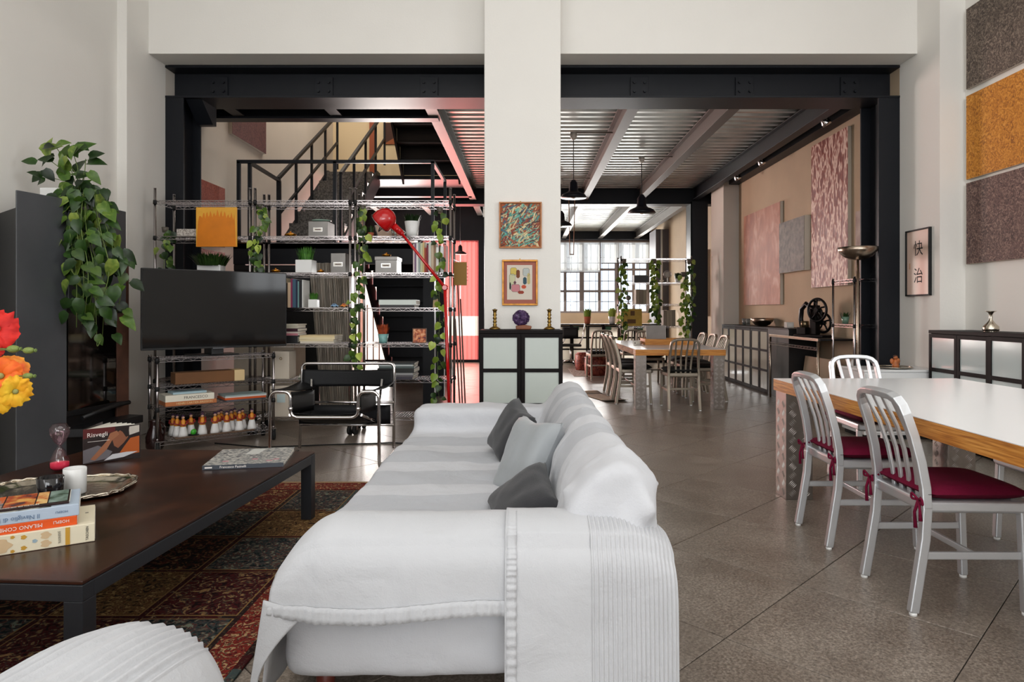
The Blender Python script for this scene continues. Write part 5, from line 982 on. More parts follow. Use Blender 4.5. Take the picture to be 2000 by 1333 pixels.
t = rthing('book', 'thick white book with dark serif title on the rack', 'book', -0.225, 0.0, RS[2] + 0.036); MB().box(-0.195, 0.195, -0.12, 0.12, 0, 0.056).build('cover', mat('book_white', (228, 222, 206), 0.5), t, 0.002); text('FRANCESCO', 0.034, mat('title_ink', (60, 52, 46), 0.6), t, (0.045, -0.1205, 0.028), (R(90), 0, 0), sx=1.0); MB().box(-0.19, 0.19, -0.115, 0.122, 0.006, 0.05).build('pages', PAPER, t)
t = rthing('book', 'slim pale blue book on top of the white book', 'book', -0.21, 0.02, RS[2] + 0.092); MB().box(-0.14, 0.13, -0.09, 0.09, 0, 0.018).build('cover', mat('pale_blue_cover', (170, 196, 206), 0.4), t, 0.002); MB().box(-0.137, 0.132, -0.087, 0.091, 0.003, 0.015).build('pages', PAPER, t)
z_ = RS[2]
for c, th, nm in (((90, 92, 100), 0.012, 'grey'), ((206, 90, 40), 0.018, 'orange red'), ((214, 206, 200), 0.012, 'white'), ((150, 170, 170), 0.01, 'pale teal')):
    t = rthing('magazine', nm + ' magazine fanned on the rack beside the white book', 'magazine', 0.24 + random.uniform(-0.01, 0.01), 0.0, z_, 'magazines on the television rack', random.uniform(-0.06, 0.06)); MB().box(-0.18, 0.18, -0.12, 0.12, 0, th).build('cover', mat('tvmag_' + nm, c, 0.4), t, 0.001); MB().box(-0.177, 0.182, -0.117, 0.121, th * 0.2, th * 0.8).build('pages', PAPER, t); z_ += th
t = rthing('board', 'brown display board under the doll figurines', 'board', -0.02, 0.0, RS[3]); MB().box(-0.32, 0.34, -0.11, 0.11, 0, 0.008).build('board_sheet', mat('brown_display', (104, 82, 66), 0.6, var=(8, 0.2)), t, 0.001); MB().box(-0.32, 0.34, -0.113, -0.11, 0, 0.014).build('front_lip', mat('brown_display'), t)
SK = mat('doll_skirt', (232, 230, 228), 0.5); TO = mat('doll_top', (222, 142, 44), 0.5); SH = mat('doll_sash', (150, 44, 40), 0.5); HR = mat('doll_hair', (62, 34, 66), 0.5); FC = mat('doll_face', (206, 160, 130), 0.6)
def doll():
    t = thing('doll_figurine', 'small doll figurine in white skirt and orange top on rack', 'figurine', (0, 0, 0), 0, 'doll figurines on the television rack')
    MB().lathe([(0.034, 0), (0.03, 0.02), (0.022, 0.055), (0.017, 0.075), (0.0, 0.078)], 14, wob=lambda g, z: 1 + 0.06 * math.sin(g * 7)).build('skirt', SK, t); MB().lathe([(0.02, 0.07), (0.02, 0.08), (0.013, 0.088), (0.016, 0.105), (0.008, 0.12), (0, 0.122)], 12).build('torso', TO, t)
    MB().tube([(-0.02, -0.004, 0.108), (-0.024, -0.014, 0.088), (0.0, -0.022, 0.08), (0.022, -0.014, 0.09), (0.018, -0.004, 0.108)], 0.0055, 6).build('arms', SH, t); MB().ball((0, 0, 0.131), 0.011, 10, 7).build('face', FC, t); MB().ball((0, 0.004, 0.137), (0.0125, 0.012, 0.013), 10, 7).build('hair', HR, t)
    return t
d0 = doll(); d0.scale = (1.25, 1.25, 1.25); first = True
for row, (y, xs) in enumerate(((-0.07, [-0.27, -0.115, -0.01, 0.09, 0.2, 0.31]), (0.0, [-0.3, -0.19, 0.04, 0.15, 0.25]), (0.06, [-0.32, -0.08, 0.08, 0.2]))):
    for x in xs:
        p = rk(x, y, RS[3] + 0.0125)
        if first: d0.location = p; d0.rotation_euler = (0, 0, RZ); first = False
        else: copy_tree(d0, p, RZ + random.uniform(-0.3, 0.3))
t = rthing('frog_toy', 'bright green toy on black saucer before the dolls', 'toy', -0.19, -0.08, RS[3] + 0.011); MB().lathe([(0.03, 0), (0.045, 0.006), (0.044, 0.01), (0, 0.008)], 16).build('saucer', BLACK, t); MB().ball((0, 0, 0.03), (0.024, 0.022, 0.026), 12, 8, lambda d: 1 + 0.2 * mnoise.noise(d * 4)).build('toy_body', mat('vivid_green', (60, 170, 44), 0.4), t)
# ================================================================== TUBULAR CHAIR
wc = thing('tubular_armchair', 'chrome tubular armchair with black leather straps', 'armchair', (-1.515, 5.32, 0)); r_ = 0.0125
front = [(0.415, 0.33, r_), (0.415, -0.30, r_), (0.41, -0.30, 0.59), (0.255, -0.30, 0.59), (0.255, -0.30, 0.395), (-0.255, -0.30, 0.395), (-0.255, -0.30, 0.59), (-0.41, -0.30, 0.59), (-0.415, -0.30, r_), (-0.415, 0.33, r_)]
MB().tube(fillet(front, 0.06, 6), r_, 10).build('front_frame', CHROME2, wc)
MB().tube(fillet([(0.4, 0.33, r_ * 2.6), (0.395, 0.38, 0.75), (-0.395, 0.38, 0.75), (-0.4, 0.33, r_ * 2.6)], 0.05, 6), r_, 10).build('back_frame', CHROME2, wc)
for s in (-1, 1):
    MB().tube([(s * 0.27, -0.27, 0.41), (s * 0.275, 0.25, 0.27), (s * 0.3, 0.33, 0.62)], r_ * 0.9, 8).build('seat_rail', CHROME2, wc); MB().ball((s * 0.255, -0.30, 0.46), 0.019, 8, 6).build('end_cap', CHROME2, wc)
    MB().grid(lambda u, v: (s * (0.275 + 0.13 * v), -0.3 + 0.69 * u, 0.607 - 0.02 * math.sin(u * PI) - 0.05 * (1 - v) * u), 14, 4).build('arm_strap', LEATH, wc).modifiers.new('s', 'SOLIDIFY').thickness = 0.005
    MB().grid(lambda u, v: (s * (0.262 + 0.008 * math.sin(u * PI)), -0.28 + 0.56 * u, 0.585 - 0.17 * v - 0.05 * u), 12, 4).build('side_strap', LEATH, wc).modifiers.new('s', 'SOLIDIFY').thickness = 0.005
MB().tube([(-0.4, 0.34, 0.23), (0.4, 0.34, 0.23)], r_ * 0.9, 8).build('cross_tube', CHROME2, wc); MB().tube([(-0.4, 0.352, 0.42), (0.4, 0.352, 0.42)], r_ * 0.9, 8).build('cross_tube', CHROME2, wc)
MB().grid(lambda u, v: (-0.395 + 0.79 * u, 0.362 + 0.045 * math.sin(u * PI) + 0.01 * v, 0.55 + 0.15 * v - 0.012 * math.sin(u * PI) * (v - 0.2)), 24, 6).build('back_strap', LEATH, wc).modifiers.new('s', 'SOLIDIFY').thickness = 0.006
MB().grid(lambda u, v: (-0.26 + 0.52 * u, -0.285 + 0.54 * v, 0.43 - 0.15 * v - 0.03 * math.sin(v * PI) - 0.015 * math.sin(u * PI)), 16, 14).build('seat_sling', LEATH, wc).modifiers.new('s', 'SOLIDIFY').thickness = 0.006
MB().grid(lambda u, v: (-0.385 + 0.77 * u, 0.27, 0.25 + 0.16 * v), 16, 3).build('lower_back_strap', LEATH, wc).modifiers.new('s', 'SOLIDIFY').thickness = 0.006
t = thing('floor_cable', 'thin dark cable running across the floor behind the chair', 'cable', (-1.9, 5.9, 0)); MB().tube([(-0.9, 0.1, 0.006), (-0.4, -0.08, 0.006), (0.1, 0.02, 0.006), (0.7, 0.12, 0.006), (1.1, 0.0, 0.006)], 0.006, 6).build('cable_run', RUBBER, t); MB().box(1.08, 1.14, -0.015, 0.015, 0, 0.02).build('plug', RUBBER, t)
# ================================================================== RED LAMP
RED = mat('signal_red_enamel', (188, 12, 16), 0.18, 0, 0.6, coat=0.5)
lm = thing('floor_lamp', 'tall red jointed floor lamp leaning over the shelving', 'lamp', (-0.70, 6.24, 0)); J1 = Vector((-0.05, 0, 1.42)); J2 = Vector((-0.455, -0.02, 1.93)); HC = Vector((-0.60, -0.04, 2.065))
MB().lathe([(0.15, 0), (0.15, 0.02), (0.05, 0.045), (0.02, 0.05), (0, 0.05)], 24).build('base', RED, lm); MB().tube([(0, 0, 0.04), J1], 0.016, 10).build('lower_arm', RED, lm); MB().tube([J1, J2], [0.016, 0.013], 10).build('upper_arm', RED, lm)
MB().ball(J1, 0.03, 12, 8).cyl(J1 + Vector((0, -0.03, 0)), J1 + Vector((0, 0.03, 0)), 0.022, 12).build('joint', RED, lm); MB().ball(J2, 0.026, 12, 8).build('joint', RED, lm); dirn = (J2 - HC).normalized(); nk = HC + dirn * 0.1
MB().tube([J2, nk], [0.03, 0.035], 12).ball(J2.lerp(nk, 0.5) + Vector((0, -0.02, 0)), 0.022, 8, 6).build('neck', RED, lm)
q = Vector((0.75, -0.15, 0.65)).to_track_quat('Z', 'Y').to_matrix().to_4x4(); Mh = Matrix.Translation(HC) @ q
MB().lathe([(0.103, -0.07), (0.108, -0.05), (0.106, 0.0), (0.09, 0.045), (0.06, 0.078), (0.03, 0.092), (0.0, 0.094)], 28, M=Mh).build('shade', RED, lm); MB().tube([Mh @ Vector((0.106 * math.cos(a * PI / 12), 0.106 * math.sin(a * PI / 12), -0.07)) for a in range(24)], 0.004, 6, True).build('shade_rim', CHROME, lm)
MB().tube(fillet([Mh @ Vector((-0.07, -0.05, -0.07)), Mh @ Vector((-0.03, -0.06, -0.13)), Mh @ Vector((0.07, -0.02, -0.09)), nk], 0.03), 0.005, 6).build('grip', BLACK, lm)
# ================================================================== THINGS ON THE PILLAR CABINET
CZ = 1.031
def candlestick(label, x):
    t = thing('candlestick', label, 'candlestick', (x, 6.12, CZ)); MB().lathe([(0.05, 0), (0.052, 0.008), (0.034, 0.02), (0.016, 0.03), (0.02, 0.045), (0.012, 0.055), (0.019, 0.068), (0.019, 0.076), (0.011, 0.086), (0.019, 0.1), (0.019, 0.108), (0.011, 0.118), (0.02, 0.132), (0.014, 0.145), (0.017, 0.168), (0.024, 0.178), (0.024, 0.184), (0.012, 0.184)], 18).build('stick', BRASS, t); MB().cyl((0, 0, 0.184), (0, 0, 0.19), 0.011, 12).build('candle_cup', BLACK, t)
candlestick('brass turned candlestick on the red glass side of the amethyst', -0.276); candlestick('brass turned candlestick on the hall side of the amethyst', 0.226)
t = thing('amethyst_geode', 'purple amethyst cluster on wooden base on pillar cabinet', 'mineral', (-0.02, 6.13, CZ)); MB().prism([(-0.06, 0), (0.075, 0), (0.085, 0.03), (0.02, 0.042), (-0.065, 0.034)], -0.05, 0.05, 'y').build('wooden_base', mat('base_wood', (124, 72, 44), 0.5, var=(10, 0.2)), t, 0.008)
AM = ramp_mat('amethyst_crystal', [(0.3, (44, 26, 58)), (0.6, (82, 56, 98)), (0.78, (150, 126, 160))], 30, 3, 0.2)
mb = MB(); rn = random.Random(4); cc = Vector((-0.015, 0, 0.105)); mb.ball(cc, (0.078, 0.05, 0.072), 16, 12, lambda d: 1 + 0.14 * mnoise.noise(d * 2.2)); mb.sm = [False] * len(mb.f); mb.build('cluster_body', AM, t)
mb = MB()
for i in range(420):
    d = Vector((rn.gauss(0, 1), rn.gauss(-0.6, 1), rn.gauss(0, 1))).normalized(); p = cc + Vector((d.x * 0.077, d.y * 0.05, d.z * 0.072)); s = rn.uniform(0.003, 0.007); u = d.orthogonal().normalized(); v = d.cross(u)
    vs = [p + (u * math.cos(a * PI / 2.5) + v * math.sin(a * PI / 2.5)) * s for a in range(5)] + [p + d * s * 0.9]; mb.add(vs, [(a, (a + 1) % 5, 5) for a in range(5)])
o = mb.build('crystal_points', AM, t); o['kind'] = 'stuff'
# ================================================================== THINGS ON THE COFFEE TABLE
tray = thing('silver_tray', 'ornate silver tray with scalloped rim on coffee table', 'tray', (-2.09, 2.97, TZ + 0.001), R(12)); n = 96; vs = []; fs = []
def outline(a, k): c, s = math.cos(a), math.sin(a); e = 0.62; rr = 1 + 0.02 * math.sin(a * 16) * (1 if k > 0.85 else 0); return (0.30 * abs(c) ** e * (1 if c > 0 else -1) * k * rr, 0.215 * abs(s) ** e * (1 if s > 0 else -1) * k * rr)
rings = [(0.0, 0.002), (0.7, 0.002), (0.8, 0.004), (0.86, 0.015), (0.95, 0.02), (1.0, 0.018), (1.0, 0.012), (0.86, 0.006), (0.7, 0.0), (0.0, 0.0)]
for k, z in rings: vs += [(*outline(2 * PI * j / n, max(k, 0.001)), z) for j in range(n)]
for i in range(len(rings) - 1):
    for j in range(n): fs.append((i * n + j, i * n + (j + 1) % n, (i + 1) * n + (j + 1) % n, (i + 1) * n + j))
MB().add(vs, fs, True).build('tray_plate', SILVER, tray)
MB().tube([(*outline(2 * PI * j / 72, 0.985), 0.021 + 0.003 * math.sin(j * 2.1)) for j in range(72)], 0.006, 6, True).build('rim_moulding', SILVER, tray); MB().tube([(0.06 + 0.05 * math.cos(a * PI / 8), -0.06 + 0.03 * math.sin(a * PI / 8), 0.01) for a in range(16)], 0.004, 6, True).build('engraved_ring', mat('brass_line', (206, 190, 140), 0.3, 1.0), tray)
t = thing('candle_jar', 'white porcelain candle jar on the silver tray', 'candle', (-1.985, 2.93, TZ + 0.004)); MB().lathe([(0.038, 0), (0.044, 0.006), (0.045, 0.112), (0.042, 0.115), (0.041, 0.095), (0, 0.09)], 24).build('jar', PORC, t); MB().cyl((0, 0, 0.088), (0, 0, 0.102), 0.002, 6).build('wick', BLACK, t)
t = thing('candle_jar', 'black glass candle jar behind the book stack', 'candle', (-2.0, 2.80, TZ + 0.004)); MB().lathe([(0.042, 0), (0.047, 0.004), (0.05, 0.105), (0.048, 0.107), (0.044, 0.07), (0, 0.065)], 24).build('jar', mat('black_glass', (16, 14, 18), 0.06, 0, 0.8), t); MB().cyl((0, 0, 0.064), (0, 0, 0.08), 0.002, 6).build('wick', PAPER, t)
hg = thing('hourglass', 'glass hourglass with pink sand on the silver tray', 'hourglass', (-2.36, 3.37, TZ + 0.002)); hg.scale = (0.86, 0.86, 0.84); GL = thin_glass('rose_clear_glass', (250, 226, 232), 0.1, 0.03)
MB().lathe([(0.0, 0.004), (0.035, 0.004), (0.05, 0.02), (0.05, 0.06), (0.03, 0.115), (0.007, 0.145), (0.03, 0.175), (0.05, 0.22), (0.052, 0.255), (0.035, 0.28), (0.0, 0.285)], 28).build('glass_bulbs', GL, hg)
MB().lathe([(0.0, 0.006), (0.033, 0.007), (0.047, 0.021), (0.0475, 0.048), (0.0, 0.056)], 24).build('pink_sand', mat('pink_sand', (228, 58, 92), 0.7), hg)
# standing open book
ob = thing('open_book', 'photo book standing open on the coffee table', 'book', (-2.322, 3.49, TZ + 0.002), math.atan2(0.177, 0.199)); W_, H_ = 0.266, 0.184
CV = mat('dark_photo_cover', (40, 30, 30), 0.3); MB().box(0, W_, -0.002, 0.002, 0, H_).build('front_cover', CV, ob, 0.0006); o = MB().box(0, W_, -0.002, 0.002, 0, H_).build('back_cover', CV, ob, 0.0006, rot=(0, 0, R(62)))
for k in range(7):
    MB().grid(lambda u, v: (u * W_ * 0.98, 0.0015, 0.004 + v * (H_ - 0.008)), 6, 1).build('page', PAPER, ob, rot=(0, 0, R(7 + k * 7.5)))
def poly(parent, pts, col, y, name='printed_shape'): return MB().add([(p[0] * W_, y, p[1] * H_) for p in pts], [tuple(range(len(pts)))]).build(name, mat('cov_%d_%d_%d' % col, col, 0.35), parent)
poly(ob, [(0.0, 0.72), (0.55, 0.86), (0.55, 1.0), (0, 1.0)], (86, 28, 28), -0.0022); poly(ob, [(0.0, 0.02), (0.0, 0.4), (0.25, 0.5), (0.5, 0.28), (0.42, 0.1)], (104, 100, 104), -0.0022)
poly(ob, [(0.62, 0.2), (0.72, 0.42), (0.82, 0.62), (0.98, 0.66), (0.98, 0.16), (0.8, 0.14)], (168, 84, 36), -0.0024); poly(ob, [(0.5, 0.62), (0.56, 0.8), (0.66, 0.9), (0.76, 0.84), (0.78, 0.66), (0.7, 0.5), (0.6, 0.36), (0.53, 0.44)], (132, 82, 58), -0.0026)
poly(ob, [(0.6, 0.92), (0.7, 0.97), (0.79, 0.9), (0.8, 0.7), (0.74, 0.66), (0.68, 0.82)], (34, 24, 22), -0.0028); poly(ob, [(0.12, 0.12), (0.2, 0.08), (0.4, 0.36), (0.5, 0.62), (0.62, 0.76), (0.58, 0.88), (0.46, 0.82), (0.4, 0.6)], (150, 98, 70), -0.003); poly(ob, [(0.35, 0.04), (0.5, 0.2), (0.75, 0.22), (0.95, 0.2), (0.7, 0.08)], (196, 196, 200), -0.003)
poly(ob, [(0.78, 0.7), (0.98, 0.78), (0.98, 0.98), (0.8, 0.96)], (190, 182, 172), -0.0023)
WINK = mat('white_print', (232, 226, 220), 0.5); text('Risvegli', 0.032, WINK, ob, (0.064, -0.0038, 0.15), (R(90), 0, 0)); MB().box(0.02, 0.12, -0.0034, -0.0032, 0.115, 0.117).build('lettering', WINK, ob)
# stack of four books
u_ = R(32.7); CB = Vector((-1.512, 2.335, 0)); ux = Vector((math.cos(u_), math.sin(u_), 0)); wy = Vector((-math.sin(u_), math.cos(u_), 0))
def sbook(label, u1, w0, z, L, D, th, c, c_page=True):
    t = thing('book', label, 'book', CB + ux * u1 + wy * w0 + Vector((0, 0, z)), u_); MB().box(-L, 0, 0, D, 0, th).build('cover', c, t, 0.002); MB().box(-L + 0.004, 0.0008, 0.006, D - 0.003, th * 0.1, th * 0.9).build('pages', PAPER, t); return t
z = TZ + 0.001
CRB = mat('cream_floral_cover', (226, 216, 190), 0.45, var=(6, 0.06)); t = sbook('thick cream art book with floral spine, bottom of stack', 0, 0, z, 0.36, 0.265, 0.064, CRB)
GI = mat('floral_gold', (196, 148, 52), 0.5); BE = mat('floral_beige', (206, 178, 140), 0.5)
MB().box(-0.085, -0.072, -0.0012, 0.0, 0.002, 0.062).build('printed_band', GI, t)
for x, zz, rr, m in ((-0.26, 0.03, 0.026, BE), (-0.14, 0.046, 0.014, BE), (-0.14, 0.018, 0.014, BE), (-0.2, 0.05, 0.008, GI), (-0.2, 0.014, 0.008, GI), (-0.31, 0.03, 0.012, GI), (-0.17, 0.032, 0.007, mat('floral_blue', (150, 170, 180), 0.5)), (-0.23, 0.055, 0.006, GI), (-0.23, 0.008, 0.006, GI)): MB().add([(x + rr * (1 + 0.25 * math.cos(5 * a * PI / 12)) * math.cos(a * PI / 12), -0.0008, zz + rr * 0.9 * math.sin(a * PI / 12)) for a in range(24)], [tuple(range(24))]).build('printed_flower', m, t)
text('TASCHEN', 0.011, INK, t, (-0.022, -0.0012, 0.032), (R(90), R(-90), 0), sx=1.0); text('JUGENDSTIL', 0.010, mat('grey_print', (110, 104, 92), 0.6), t, (-0.102, -0.0012, 0.032), (R(90), R(90), 0), sx=0.75); MB().box(-0.03, -0.02, 0.15, 0.16, 0.064, 0.0644).build('printed_mark', mat('grey_print'), t)
z += 0.064; t = sbook('orange spined book second in the stack', -0.052, 0.012, z, 0.3, 0.22, 0.032, mat('hot_orange', (222, 86, 28), 0.4)); text('MILANO COME OPERA', 0.018, WINK, t, (-0.185, -0.0012, 0.016), (R(90), R(180), 0), sx=0.95); text('HOEPLI', 0.014, WINK, t, (-0.045, -0.0012, 0.018), (R(90), R(180), 0))
z += 0.032; t = sbook('pale blue grey book third in the stack', -0.046, 0.012, z, 0.3, 0.235, 0.04, mat('pale_blue_grey', (176, 190, 206), 0.35)); BI = mat('blue_print', (96, 120, 150), 0.5); text('Il Naviglio di Milano', 0.021, BI, t, (-0.19, -0.0012, 0.016), (R(90), R(180), 0), sx=0.95); text('HOEPLI', 0.011, BI, t, (-0.05, -0.0012, 0.02), (R(90), R(180), 0)); MB().box(-0.05, -0.03, 0.1, 0.12, 0.04, 0.0404).build('printed_mark', mat('grey_print'), t); MB().box(-0.3, -0.08, 0.004, 0.06, 0.04, 0.0404).build('cover_photo', ramp_mat('city_photo', [(0.35, (60, 66, 62)), (0.65, (190, 190, 180))], 40, 3, 0.4), t)
z += 0.0405; t = sbook('glossy nature booklet on top of the book stack', -0.075, 0.03, z, 0.27, 0.19, 0.008, mat('booklet_black', (40, 22, 20), 0.25))
for x0, x1, m in ((-0.27, -0.19, ramp_mat('photo_grey_orange', [(0.35, (70, 70, 84)), (0.5, (150, 140, 130)), (0.62, (206, 96, 40))], 22, 4, 0.25)), (-0.186, -0.1, ramp_mat('photo_orange', [(0.35, (60, 44, 48)), (0.5, (180, 80, 40)), (0.64, (226, 170, 90))], 18, 4, 0.25)), (-0.096, -0.064, ramp_mat('photo_gold', [(0.35, (200, 90, 40)), (0.62, (236, 200, 130))], 26, 3, 0.25)), (-0.06, -0.006, ramp_mat('photo_green', [(0.35, (60, 78, 60)), (0.62, (140, 160, 150))], 18, 4, 0.25))): MB().box(x0, x1, 0.016, 0.186, 0.008, 0.0086).build('cover_photo', m, t)
text('THE WISDOM OF NATURE', 0.0115, WINK, t, (-0.15, 0.0085, 0.0088), (0, 0, 0), sx=0.95)
# grey book
t = thing('book', 'square grey speckled art book near the table corner', 'book', (-1.485, 3.61, TZ + 0.001), R(11)); MB().box(-0.195, 0.195, -0.2, 0.2, 0, 0.004).box(-0.195, 0.195, -0.2, 0.2, 0.019, 0.0225).box(-0.195, 0.195, -0.201, -0.198, 0, 0.0225).build('cover', ramp_mat('grey_speckle_cover', [(0.38, (96, 96, 100)), (0.5, (150, 150, 146)), (0.6, (192, 188, 180))], 60, 5, 0.45), t, 0.001); MB().box(-0.19, 0.191, -0.196, 0.195, 0.004, 0.019).build('pages', PAPER, t)
MB().box(-0.197, 0.197, -0.2016, -0.2010, 0.0, 0.0225).build('spine', mat('slate_spine', (62, 66, 74), 0.4), t); text('Francesco Pasinelli', 0.017, WINK, t, (-0.05, -0.2019, 0.011), (R(90), 0, 0)); MB().box(-0.185, -0.15, -0.2020, -0.2016, 0.007, 0.014).build('lettering', WINK, t)
MB().box(-0.05, 0.02, 0.04, 0.18, 0.0225, 0.0228).build('printed_patch', mat('patch_white', (206, 206, 200), 0.4), t, rot=(0, 0, R(-8)))
for x, y in ((-0.12, -0.13), (0.02, -0.1), (0.1, -0.15), (0.13, -0.12)): MB().box(x, x + 0.03, y, y + 0.02, 0.0225, 0.0228).build('printed_patch', mat('patch_pink', (196, 130, 140), 0.4), t)
# poppies in a vase beyond the left frame edge
VB = Vector((-2.3, 2.6, TZ + 0.001)); t = thing('vase', 'white vase holding the poppies on the coffee table', 'vase', VB); MB().lathe([(0.05, 0), (0.075, 0.05), (0.08, 0.15), (0.05, 0.25), (0.04, 0.29), (0.05, 0.31), (0.044, 0.31), (0.035, 0.28), (0.0, 0.1)], 24).build('vase_body', PORC, t); MB().tube([(0.05 * math.cos(a * PI / 10), 0.05 * math.sin(a * PI / 10), 0.31) for a in range(20)], 0.004, 6, True).build('lip', PORC, t)
def petal_mat(nm, a, b_): return ramp_mat(nm, [(0.3, a), (0.7, b_)], 14, 3, 0.6)
PR = petal_mat('red_petal', (176, 10, 10), (224, 40, 26)); PO = petal_mat('orange_petal', (216, 62, 10), (238, 124, 24)); PY = petal_mat('yellow_petal', (232, 150, 12), (250, 206, 54)); PM = petal_mat('flame_petal', (222, 40, 14), (250, 190, 70))
def poppy(label, px, py, Y, r, m, axis, seed, npet=6):
    c = at(px, py, Y); rn = random.Random(seed); ax = Vector(axis).normalized(); t = thing('poppy', label, 'flower', c, 0, None); u = ax.orthogonal().normalized(); v = ax.cross(u)
    for k in range(npet):
        a = 2 * PI * k / npet + rn.uniform(-0.2, 0.2); d = u * math.cos(a) + v * math.sin(a); e = ax.cross(d); op = rn.uniform(0.75, 1.1)
        def fn(p, q, d=d, e=e, op=op, k=k):
            w_ = (p - 0.5) * 1.7 * math.sin(min(1, q * 1.2 + 0.12) * PI / 2); rad = q * r * (1 - 0.25 * (abs(p - 0.5) * 2) ** 2); ang = 0.25 + op * q
            wv = 0.09 * r * mnoise.noise(Vector((p * 6 + k * 3, q * 5, seed))) * q * 2
            return d * (rad * math.sin(ang) + wv) + ax * (rad * math.cos(ang) * 0.8) + e * (w_ * r * 0.62) + ax * wv
        MB().grid(fn, 10, 8).build('petal', m, t)
    MB().ball(ax * r * 0.25, r * 0.16, 8, 6).build('seed_head', mat('poppy_centre', (150, 150, 90), 0.7), t); e = VB + Vector((0, 0, 0.3)) - c; MB().tube(fillet([(0, 0, 0), -ax * 0.1 + e * 0.15, e * 0.6 + Vector((0, 0, 0.03)), e], 0.1), 0.003, 5).build('stem', STEM, t)
poppy('large red poppy cut by the frame edge', -10, 645, 2.55, 0.085, PR, (0.8, -0.7, 0.3), 11); poppy('orange poppy low beside the frame edge', 4, 735, 2.5, 0.075, PO, (0.4, -0.9, 0.1), 12); poppy('flame red and yellow poppy with ruffled petals', 24, 722, 2.58, 0.06, PM, (0.8, -0.4, 0.5), 13)
poppy('bright yellow poppy nearest the stove panel', 26, 764, 2.45, 0.062, PY, (0.9, -0.5, -0.1), 14); poppy('golden yellow poppy, lowest in the bunch', -2, 782, 2.48, 0.055, PY, (0.2, -0.8, -0.5), 15); poppy('dark red poppy behind the buds', -8, 686, 2.6, 0.03, PR, (0.5, -0.6, 0.2), 16)
BUD = mat('poppy_bud_green', (122, 138, 70), 0.6, bump=(200, 0.3))
for (px, py, sz, lab) in ((26, 682, 0.019, 'pale green poppy bud on upper stem, inner one'), (56, 685, 0.017, 'green poppy seed pod on upper stem, outer one'), (55, 735, 0.016, 'green poppy bud beside the flame coloured poppy')):
    c = at(px, py, 2.5); t = thing('poppy_bud', lab, 'flower bud', c); MB().ball((0, 0, 0), (sz * 1.25, sz * 0.8, sz * 0.75), 12, 8).build('bud', BUD, t); e = VB + Vector((0, 0, 0.3)) - c; MB().tube(fillet([(-sz, 0, 0), (-0.15, 0, 0.005), e], 0.12), 0.002, 5).build('stem', STEM, t)
    MB().lathe([(0.003, 0), (0.008, 0.006), (0.006, 0.008)], 8).build('crown', STEM, t, loc=(sz * 1.2, 0, 0), rot=(0, R(90), 0))
# ================================================================== RIGHT SIDE
t = thing('dresser', 'low white dresser between steel column and glass cabinet', 'dresser', (3.55, 6.42, 0)); MB().box(-0.38, 0.33, -0.22, 0.22, 0.04, 0.63).build('body', LAMI, t, 0.004); MB().box(-0.39, 0.34, -0.235, 0.23, 0.63, 0.652).build('top', LAMI, t, 0.003); MB().box(-0.36, 0.31, -0.2, 0.2, 0, 0.04).build('plinth', BLACK, t)
for i in range(3):
    d = MB().box(-0.37, 0.32, -0.235, -0.222, 0.06 + i * 0.19, 0.235 + i * 0.19).build('drawer', LAMI, t, 0.003); MB().bar((-0.1, -0.245, 0.16 + i * 0.19), (0.06, -0.245, 0.16 + i * 0.19), 0.012).build('handle', CHROME2, d)
t = thing('silver_dish', 'oval silver dish on the low white dresser', 'dish', (3.53, 6.36, 0.653)); MB().lathe([(0.1, 0), (0.16, 0.008), (0.165, 0.014), (0.15, 0.012), (0, 0.006)], 28).build('dish_plate', SILVER, t); MB().tube([(0.162 * math.cos(a * PI / 16), 0.162 * math.sin(a * PI / 16), 0.014) for a in range(32)], 0.004, 6, True).build('rim', SILVER, t)
t = thing('figurine', 'small orange brown winged figurine in the silver dish', 'figurine', (3.54, 6.34, 0.661)); OB = mat('orange_brown_clay', (186, 108, 60), 0.5, var=(30, 0.25)); MB().lathe([(0.03, 0), (0.032, 0.02), (0.02, 0.06), (0.014, 0.075), (0, 0.08)], 12).build('torso', OB, t); MB().ball((0, 0, 0.095), 0.02, 10, 8).build('head', OB, t); MB().ball((0, 0.004, 0.105), (0.022, 0.02, 0.016), 10, 6).build('hair', mat('dark_brown_clay', (74, 44, 30), 0.6), t)
for s in (-1, 1): MB().ball((s * 0.03, 0.01, 0.06), (0.02, 0.008, 0.028), 8, 6).build('wing', OB, t)
t = thing('silver_vase', 'small silver vase with flared neck on dark glass cabinet', 'vase', (3.86, 5.5, 1.027)); MB().lathe([(0.05, 0), (0.06, 0.015), (0.058, 0.045), (0.03, 0.075), (0.013, 0.1), (0.012, 0.14), (0.02, 0.16), (0.042, 0.172), (0.04, 0.174), (0.0, 0.15)], 24).build('vase_body', SILVER, t); MB().lathe([(0.052, 0.0), (0.054, 0.006), (0.05, 0.008)], 20).build('foot_ring', SILVER, t)
# uplight
t = thing('floor_lamp', 'brushed steel uplight lamp with wide bowl shade', 'lamp', (3.5, 6.98, 0)); BS = mat('brushed_steel_warm', (176, 160, 144), 0.25, 1.0); MB().lathe([(0.14, 0), (0.14, 0.015), (0.03, 0.03), (0, 0.03)], 24).build('base', BS, t); MB().cyl((0, 0, 0.02), (0, 0, 1.74), 0.014, 12).build('pole', BS, t)
MB().lathe([(0.02, 1.735), (0.08, 1.745), (0.14, 1.775), (0.18, 1.82), (0.2, 1.87), (0.197, 1.87), (0.175, 1.825), (0.13, 1.785), (0, 1.76)], 36).build('bowl_shade', BS, t)
